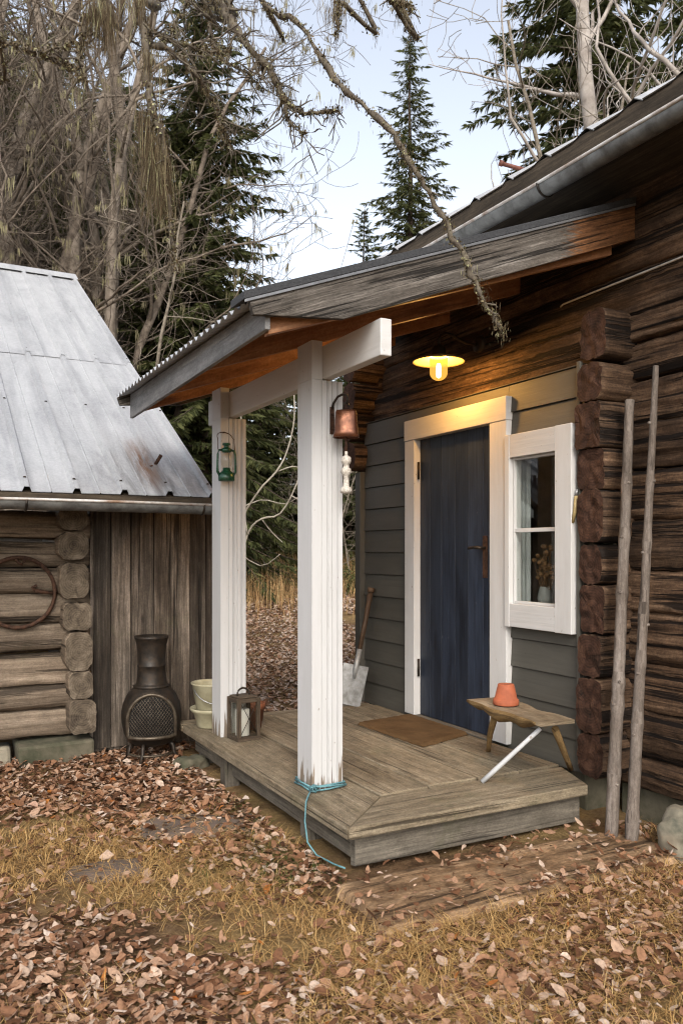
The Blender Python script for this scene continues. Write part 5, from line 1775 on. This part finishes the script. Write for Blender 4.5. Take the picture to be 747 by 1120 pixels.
def lichen_mesh(items, seed, strands=16, w=.012, wide=.05):
    nr = np.random.default_rng(seed)
    V = []; rv = []
    for (p, L) in items:
        tone = nr.uniform(.1, .85)
        for _ in range(strands):
            o = np.array([p[0] + nr.normal(0, wide), p[1] + nr.normal(0, wide), p[2] + nr.normal(0, .02)])
            l = L * nr.uniform(.35, 1.0); a = nr.uniform(0, 6.28)
            e = np.array([math.cos(a), math.sin(a), 0]) * w * nr.uniform(.5, 1.3)
            sw = np.array([nr.normal(0, .12), nr.normal(0, .12), 0]) * l
            m_ = o + np.array([0, 0, -l * .5]) + sw * .6
            t = o + np.array([0, 0, -l]) + sw
            V += [o - e * .5, o + e * .5, m_ + e, m_ - e, t]; rv.append(np.clip(tone + nr.normal(0, .15), 0, 1))
    N = len(rv); base = (np.arange(N) * 5)[:, None]
    flat = np.concatenate([base + np.array([[0, 1, 2, 3]]), base + np.array([[3, 2, 4]])], 1).ravel()
    return np.array(V), flat, np.tile([4, 3], N), np.repeat(rv, 2)

def make_bare(seed, H, r0, label, loc, bark, group=None, name='bare_tree', cat='bare tree', strands=9, **kw):
    o = thing(name, label, cat, loc, 0, group)
    mt, mb, lich = bare_tree_mesh(seed, H, r0, **kw)
    mt.build('trunk', bark, o)
    if mb.f: mb.build('crown', bark if isinstance(bark, bpy.types.Material) else bark, o)
    if lich:
        V, fl, s_, rv = lichen_mesh([(q, l * .8) for q, l in lich], seed, strands, .009, .028)
        np_mesh('lichen', V, fl, s_, rv, M['lichen_bg'], o)
    return o

TH = R(28.03)
FW = Vector((math.sin(TH), math.cos(TH), 0)); RT = Vector((math.cos(TH), -math.sin(TH), 0))
def at(a, depth):
    """ground point at a lateral ratio and a distance along the view"""
    q = FW * depth + RT * (a * depth)
    return Vector((q.x, q.y, gh(q.x, q.y) - .05))

# the slim spruce in the middle, and a small one left of it
sp_mid = make_spruce(101, 17.4, 3.3, 'tall slim spruce standing alone against the sky above the porch roof', at(.084, 26), dens=.95, droop=.55, spray=.30, bare=.10)
make_spruce(102, 13.2, 2.0, 'shorter spruce top showing left of the tall slim spruce', at(.028, 30), dens=1.0, droop=.45, spray=.28, bare=.1)
# right: big spruce and birches behind the cottage
make_spruce(103, 24.0, 4.6, 'broad spruce rising behind the cottage roof and pale birch trunks', at(.315, 19), dens=1.5, droop=.55, spray=.34, bare=.15)
make_spruce(104, 26.0, 4.2, 'dark spruce at the far right behind the cottage roof', at(.47, 23), dens=1.2, droop=.5, spray=.34, bare=.12)
make_bare(201, 17, .21, 'pale birch trunk behind the cottage roof, left of a thinner one', at(.343, 14.0), M['bark_birch'], name='birch_tree', cat='birch', first=.35, spread=.5, up=.5, twigs=.75, lichen=0)
make_bare(202, 17, .165, 'thinner pale forked birch trunk at the far right behind the cottage roof', at(.383, 13.4), M['bark_birch'], name='birch_tree', cat='birch', first=.35, spread=.5, up=.5, twigs=.75, lichen=0, lean=(.02, .0))
make_bare(203, 10.5, .09, 'twiggy bare tree before the broad spruce behind the cottage', at(.262, 13.5), M['bark_pale'], first=.3, spread=.9, up=.3, twigs=.6, lichen=0)
make_bare(204, 9.5, .08, 'twiggy bare bush between the two birch trunks behind the cottage', at(.325, 12.5), M['bark_pale'], first=.3, spread=.9, up=.3, twigs=.6, lichen=0)
# left: spruces behind the shed
make_spruce(111, 14.5, 3.3, 'dense spruce behind the bare trees, right edge against the sky', at(-.172, 18.0), dens=1.5, droop=.5, spray=.30, bare=.02)
make_spruce(112, 8.2, 2.6, 'low dense spruce seen between shed roof and porch eave', at(-.165, 21), dens=1.4, droop=.45, spray=.30, bare=.02)
make_spruce(113, 10.5, 3.4, 'bushy mid height spruce before the taller dense spruce, behind the shed roof edge', at(-.20, 17.5), dens=1.5, droop=.45, spray=.30, bare=.02)
grpF = 'spruces of the dark forest edge'
protoA = make_spruce(121, 12.0, 2.7, 'dark green spruce in the forest edge behind the bare trees', at(-.30, 24), grpF, dens=1.2, droop=.45, spray=.30, bare=.02)
protoB = make_spruce(122, 9.0, 2.4, 'dark green spruce in the forest edge behind the bare trees', at(-.07, 27), grpF, dens=1.3, droop=.45, spray=.30, bare=.02)
rdT = random.Random(42)
spots = [(-.40, 22, 1.25), (-.46, 26, 1.5), (-.35, 29, 1.5), (-.26, 24, 1.25), (-.52, 24, 1.3), (-.42, 33, 1.8), (-.31, 35, 1.7), (-.22, 31, 1.1), (-.37, 24, 1.3), (-.33, 22, 1.1), (-.43, 20, 1.1), (-.28, 28, 1.45), (-.24, 22, 1.0)]
for a, d, s in spots:
    o = copy_tree(protoA); o.location = at(a, d); o.rotation_euler = (0, 0, rdT.uniform(0, 6.28)); o.scale = (s, s, s * rdT.uniform(.95, 1.1))
spots = [(-.14, 25, .95), (-.105, 30, .9), (-.10, 25.5, .8), (-.045, 25.5, .8), (-.02, 28, .8), (.01, 26, .8), (.04, 29, .8), (-.085, 33, .95), (-.03, 32, .9), (-.125, 33, 1.0), (.07, 34, .9), (-.17, 29, .95), (-.19, 26, .9), (.0, 36, .9), (.11, 31, .85), (.15, 28, .85)]
for a, d, s in spots:
    o = copy_tree(protoB); o.location = at(a, d); o.rotation_euler = (0, 0, rdT.uniform(0, 6.28)); o.scale = (s * 1.1, s * 1.1, s * rdT.uniform(.9, 1.05))
    o['label'] = 'dark green spruce in the forest edge seen between the white posts'
protoB['label'] = 'dark green spruce in the forest edge seen between the white posts'
protoA['group'] = 'spruces behind the bare trees'
for o in list(COL.objects):
    if o.parent is None and o.get('label') == protoA['label']: o['group'] = 'spruces behind the bare trees'

# left: bare lichen hung trees behind the shed
grpB = 'bare grey trees behind the shed'
bare = [make_bare(301, 15, .26, 'thick grey bare tree with hanging lichen behind the shed', at(-.40, 15.5), M['bark_grey'], grpB, twigs=1.0, lean=(-.06, 0), lichen=.16),
        make_bare(302, 14, .15, 'thick grey bare tree with hanging lichen behind the shed', at(-.30, 16.5), M['bark_grey'], grpB, twigs=1.1, lean=(.03, .03), lichen=.18),
        make_bare(303, 13, .12, 'thick grey bare tree with hanging lichen behind the shed', at(-.345, 14.8), M['bark_grey'], grpB, twigs=1.1, lean=(-.10, .03), lichen=.18)]
for i, (a, d, k, s) in enumerate([(-.45, 18, 1, 1.05), (-.37, 18.5, 2, 1.1), (-.33, 19, 0, .9), (-.42, 17, 2, 1.1), (-.36, 16, 1, 1.0), (-.47, 15.5, 2, 1.0), (-.31, 20, 1, 1.1), (-.39, 21, 0, 1.0), (-.35, 17, 0, .8), (-.41, 16, 1, .9), (-.44, 16.5, 0, .75), (-.32, 17.5, 2, 1.1)]):
    o = copy_tree(bare[k]); o.location = at(a, d); o.rotation_euler = (0, 0, rdT.uniform(0, 6.28)); o.scale = (s, s, s)
    o['label'] = 'grey bare tree with hanging lichen in the thicket behind the shed'
tk = make_bare(305, 15, .20, 'tall straight grey trunk with few twigs in the thicket behind the shed', at(-.405, 14.5), M['bark_trunk'], 'straight grey trunks behind the shed', twigs=.4, first=.45, lean=(.02, 0), lichen=0)
for i, (a, d, s) in enumerate([(-.375, 15.2, .8), (-.335, 15.0, .9), (-.30, 14.6, .75), (-.355, 17.5, 1.2), (-.318, 16.5, 1.0), (-.285, 17, .9), (-.44, 16, 1.1), (-.272, 19.8, .8)]):
    o = copy_tree(tk); o.location = at(a, d); o.rotation_euler = (0, 0, rdT.uniform(0, 6.28)); o.scale = (s, s, 1.0)
for o in bare: o['label'] = 'grey bare tree with hanging lichen in the thicket behind the shed'
make_bare(310, 6.6, .05, 'small pale bare tree reaching over the gap between shed roof and porch', at(-.235, 13.2), M['bark_pale'], name='bare_tree', twigs=.45, first=.45, spread=1.0, up=.1, lichen=0)

# pale bare shrub seen between the posts
shr = thing('bare_shrub', 'pale curved bare branches of a shrub seen between the white posts', 'shrub', at(-.13, 10.5))
m = MB()
def P3(a, z, d=10.5): q = at(a, d) - shr.location; return (q.x, q.y, z - .15)
stems = [[(-.16, .0), (-.135, 1.6), (-.105, 2.25), (-.08, 2.55), (-.066, 2.85), (-.058, 3.25), (-.060, 3.7), (-.075, 4.1)],
         [(-.15, .0), (-.135, 1.0), (-.115, 1.75), (-.098, 1.95), (-.075, 2.02), (-.055, 2.4), (-.042, 2.9), (-.036, 3.3), (-.031, 3.7)],
         [(-.115, 1.75), (-.118, 1.95), (-.122, 2.1)], [(-.062, 2.25), (-.045, 2.15), (-.028, 2.08), (-.02, 2.05)],
         [(-.098, 1.95), (-.085, 1.78), (-.072, 1.65)], [(-.135, 1.6), (-.10, 1.35), (-.075, 1.5)],
         [(-.08, 2.55), (-.06, 2.62), (-.045, 2.6), (-.02, 2.66)], [(-.04, 2.9), (-.03, 3.0), (-.022, 2.95)],
         [(-.17, .0), (-.13, 2.5), (-.12, 3.6), (-.105, 4.3), (-.085, 4.7)], [(-.14, 2.0), (-.10, 2.2), (-.07, 2.15), (-.05, 2.25)]]
rdS = random.Random(2)
for st in stems:
    pts = [P3(a, z, 10.5 + rdS.uniform(-.1, .1)) for a, z in st]
    # smooth the polyline
    sm = []
    for i in range(len(pts) - 1):
        for t in (0, .33, .66):
            p0 = Vector(pts[max(i - 1, 0)]); p1 = Vector(pts[i]); p2 = Vector(pts[i + 1]); p3 = Vector(pts[min(i + 2, len(pts) - 1)])
            sm.append(.5 * ((2 * p1) + (p2 - p0) * t + (2 * p0 - 5 * p1 + 4 * p2 - p3) * t * t + (3 * p1 - p0 - 3 * p2 + p3) * t ** 3))
    sm.append(Vector(pts[-1]))
    n = len(sm); big = len(st) > 5
    m.tube(sm, [(.013 if big else .006) * (1 - .75 * i / n) + .003 for i in range(n)], 6)
m.build('branches', M['bark_white'], shr)

# thin bare saplings in front of the dark forest
sap = None
for i, (la, d, sc) in enumerate([(-.088, 20, 1.0), (-.05, 22, 1.1), (-.02, 19, .9), (.012, 21, 1.0)]):
    if sap is None:
        sap = make_bare(401, 5.5, .024, 'thin bare sapling before the dark forest, seen between the white posts', at(la, d), M['bark_pale'], 'thin saplings at the forest edge', name='sapling', cat='sapling', twigs=.9, first=.1, spread=.8, up=.3, lichen=0)
        o = sap
    else:
        o = copy_tree(sap); o.location = at(la, d)
    o.rotation_euler = (0, 0, i * 1.7); o.scale = (sc, sc, sc)

# low bushes at the forest edge
bush_spots = [(-.075, 21), (-.055, 22), (-.025, 21.5), (.012, 19), (-.10, 21), (.02, 22)]
def bush_mesh(seed):
    rd = random.Random(seed); nr = np.random.default_rng(seed)
    N = 2200
    u = nr.normal(0, 1, (N, 3)); u /= np.linalg.norm(u, axis=1)[:, None]
    r = nr.uniform(.3, 1, N) ** .5
    A = u * r[:, None] * np.array([.8, .8, .45]); A[:, 2] = np.abs(A[:, 2]) * 1.2 + .05
    A += .12 * np.sin(A[:, [1, 2, 0]] * 9)
    d = nr.normal(0, 1, (N, 3)); d /= np.linalg.norm(d, axis=1)[:, None]
    e = np.cross(d, nr.normal(0, 1, (N, 3))); e /= np.linalg.norm(e, axis=1)[:, None]
    V = np.stack([A, A + d * .05 + e * .018, A + d * .09, A + d * .05 - e * .018], 1).reshape(-1, 3)
    return V, ((np.arange(N) * 4)[:, None] + np.array([[0, 1, 2, 3]])).ravel(), np.full(N, 4), np.clip(nr.normal(.5, .25, N), 0, 1)
b0 = None
for i, (a, d) in enumerate(bush_spots):
    if b0 is None:
        V, fl, s_, rv = bush_mesh(3)
        b0 = np_mesh('low_bush', V, fl, s_, rv, M['shrub'])
        o = b0
    else:
        o = b0.copy(); COL.objects.link(o)
    o.location = at(a, d); o.rotation_euler = (0, 0, i * 1.1)
    tag(o, 'low yellow green bush at the forest edge beyond the porch', 'bush', 'low bushes at the forest edge')

# ------------------------------------------------------------------ the old tree whose lichen hung branches reach over the yard
tree = thing('lichen_tree', 'old tree with dark lichen hung branches reaching down over the yard', 'tree', (-1.9, 1.2, 0))
m = MB()
m.tube([(0, 0, -.1), (.05, .03, 1), (.10, .12, 2.2), (.22, .30, 3.4), (.45, .62, 4.6), (.7, .9, 5.8), (.8, 1.0, 7.5)], [.24, .2, .17, .15, .12, .09, .04], 12)
m.build('trunk', M['bark_dark'], tree)
def VP(px, py, d):
    """point by view ratios: lateral and height at a distance (photograph scale)"""
    q = FW * d + RT * ((px - 373.5) / 893 * d)
    return Vector((q.x, q.y, 1.37 + (602 - py) / 893 * d)) - tree.location
def catmull(pts, sub=4):
    sm = []
    for i in range(len(pts) - 1):
        for k in range(sub):
            t = k / sub
            p0 = pts[max(i - 1, 0)]; p1 = pts[i]; p2 = pts[i + 1]; p3 = pts[min(i + 2, len(pts) - 1)]
            sm.append(.5 * ((2 * p1) + (p2 - p0) * t + (2 * p0 - 5 * p1 + 4 * p2 - p3) * t * t + (3 * p1 - p0 - 3 * p2 + p3) * t ** 3))
    sm.append(pts[-1]); return sm
tj = Vector((.5, .68, 4.8)); tj2 = Vector((.3, .4, 3.9)); tj3 = Vector((.66, .85, 5.5))
rb = random.Random(66)
lich_items = []; fol = []
def fbranch(ptsd, r0, r1, root=None, knob=.25, twig=.6, lic=.3, tl=.18, rough=.2, k=1.35):
    pts = [VP(*p) for p in ptsd]
    if root is not None: pts = [root] + pts
    sm = catmull(pts, 7)
    sm = [q + Vector((rb.gauss(0, .004), rb.gauss(0, .004), rb.gauss(0, .004))) for q in sm]
    n = len(sm); rad = []
    for i in range(n):
        r = k * (r0 + (r1 - r0) * i / (n - 1)) * min(1.0, .30 + 4.5 * (n - 1 - i) / n)
        rad.append(r * (1 + rb.uniform(-rough, rough + .25 * (rb.random() < knob))))
    m = MB(); m.tube(sm, rad, 8)
    for i in range(2, n - 1):
        if rb.random() < twig:
            d = (sm[i + 1] - sm[i]).normalized()
            e = d.orthogonal().normalized(); e.rotate(Matrix.Rotation(rb.uniform(0, 6.28), 3, d))
            L = tl * rb.uniform(.2, 1.0)
            q = sm[i]; tp = [q]; dd = (d * .7 + e).normalized()
            for k in range(4):
                dd = (dd + Vector((rb.gauss(0, .25), rb.gauss(0, .25), rb.gauss(0, .25)))).normalized()
                tp.append(tp[-1] + dd * L / 4)
            m.tube(tp, [rad[i] * .45, rad[i] * .38, .0028, .0022, .0016], 5)
            if rb.random() < .5:
                d2 = (dd + Vector((rb.gauss(0, .6), rb.gauss(0, .6), rb.gauss(0, .6)))).normalized()
                m.tube([tp[2], tp[2] + d2 * L * .35, tp[2] + d2 * L * .6 + Vector((0, 0, -.01))], [.0022, .002, .0014], 4)
        if rb.random() < lic: lich_items.append((sm[i], rb.uniform(.015, .045)))
        fol.append((sm[i], rad[i] * (1.0 if i < n * .55 or k != 1.0 else 1.35)))
    m.build('branch', M['bark_dark'], tree)
    return sm
# long branch that dips past the porch roof
b1 = fbranch([(262, -40, 2.9), (290, 3, 2.85), (330, 30, 2.8), (372, 92, 2.75), (425, 140, 2.72), (452, 182, 2.7), (482, 232, 2.7), (512, 292, 2.7), (535, 338, 2.7), (551, 366, 2.7)], .0075, .0085, tj3, .7, .3, .25, .05, .35, 1.0)
b2 = fbranch([(205, -60, 3.1), (240, 0, 3.05), (268, 45, 3.0), (295, 75, 3.0), (309, 105, 3.0), (316, 130, 3.0), (336, 150, 3.0)], .014, .004, tj, .4, .8, .5, .16)
b3 = fbranch([(309, 105, 3.0), (330, 122, 3.0), (358, 120, 3.0), (372, 121, 2.98)], .007, .002, None, .2, .9, .2, .10)
b4 = fbranch([(120, -60, 2.7), (150, 0, 2.65), (160, 55, 2.62), (165, 110, 2.6), (177, 150, 2.6), (183, 210, 2.6), (188, 260, 2.6), (194, 298, 2.6)], .012, .004, tj2, .5, .5, .3, .07)
b5 = fbranch([(160, 45, 2.65), (190, 58, 2.7), (215, 82, 2.75), (236, 116, 2.8), (243, 140, 2.8), (250, 160, 2.8)], .008, .0025, None, .3, 1.0, .2, .18)
b6 = fbranch([(80, -40, 2.7), (92, 20, 2.65), (90, 48, 2.65), (84, 68, 2.65), (92, 92, 2.65)], .009, .003, tj2, .4, .6, .4, .08)
b7 = fbranch([(155, 30, 2.65), (185, 42, 2.7), (230, 55, 2.8), (262, 50, 2.85)], .006, .002, None, .3, 1.1, .2, .2)
b8 = fbranch([(195, -40, 3.0), (205, 0, 3.0), (190, 30, 3.0), (184, 45, 3.0)], .006, .003, tj, .3, .6, .3, .12)
b9 = fbranch([(-60, 30, 2.4), (0, 46, 2.4), (40, 54, 2.42), (85, 48, 2.45)], .006, .002, tj2, .2, .6, .1, .15)
b10 = fbranch([(30, 54, 2.42), (60, 66, 2.45), (82, 76, 2.45)], .004, .0015, None, .2, .6, .1, .1)
b11 = fbranch([(366, -50, 2.9), (369, 0, 2.85), (368, 40, 2.85)], .008, .004, tj3, .3, .4, .9, .05)
b12 = fbranch([(405, -40, 2.9), (425, -4, 2.88), (440, 3, 2.88), (452, 12, 2.86)], .008, .004, tj3, .3, .5, .5, .06)
b13 = fbranch([(200, -50, 3.1), (225, 15, 3.1), (240, 60, 3.1), (270, 80, 3.1), (290, 100, 3.1)], .007, .002, tj, .2, 1.0, .2, .2)
# hanging lichen
for (px, py, d, L, k, wd) in ((158, 10, 2.63, .12, 5, .02), (107, 5, 2.65, .26, 6, .03), (118, 20, 2.65, .22, 5, .025), (100, 0, 2.65, .2, 4, .02), (162, 120, 2.6, .34, 6, .022), (170, 150, 2.6, .36, 7, .022), (178, 170, 2.6, .33, 6, .02), (184, 215, 2.6, .2, 5, .012),
                             (165, 60, 2.6, .2, 4, .02), (368, 5, 2.85, .13, 6, .012), (150, -8, 2.63, .14, 5, .03), (300, 90, 3.0, .08, 4, .02), (310, 108, 3.0, .06, 5, .02), (130, 0, 2.7, .2, 4, .04)):
    for _ in range(k):
        q = VP(px + rb.gauss(0, 4), py + rb.gauss(0, 4), d)
        lich_items.append((q, L * rb.uniform(.35, 1.0)))
V, fl, s_, rv = lichen_mesh(lich_items, 5, 30, .0009, .015)
np_mesh('lichen', V, fl, s_, rv, M['lichen'], tree)
# crusty foliose lichen and buds along the branches
nr = np.random.default_rng(8)
V = []; rv = []
for (q, r) in fol:
    for _ in range(26):
        u = nr.normal(0, 1, 3); u /= np.linalg.norm(u)
        c = np.array(q) + u * r * .9 + nr.normal(0, .006, 3)
        e = np.cross(u, nr.normal(0, 1, 3)); e /= np.linalg.norm(e); g = np.cross(u, e)
        s = nr.uniform(.002, .0065)
        V += [c - e * s, c + g * s * .7 + u * s * .5, c + e * s, c - g * s * .7 + u * s * .6]; rv.append(np.clip(nr.normal(.60, .36), 0, 1))
N = len(rv)
np_mesh('crust_lichen', np.array(V), np.arange(N * 4), np.full(N, 4), rv, M['lichen'], tree)
# upper boughs out of frame, so the tree is whole from the side
mt, mb, lc = bare_tree_mesh(77, 5.0, .06, twigs=.8, first=.1, lichen=.2)
me = mb.build('crown', M['bark_dark'], tree, loc=(.75, .95, 5.6))
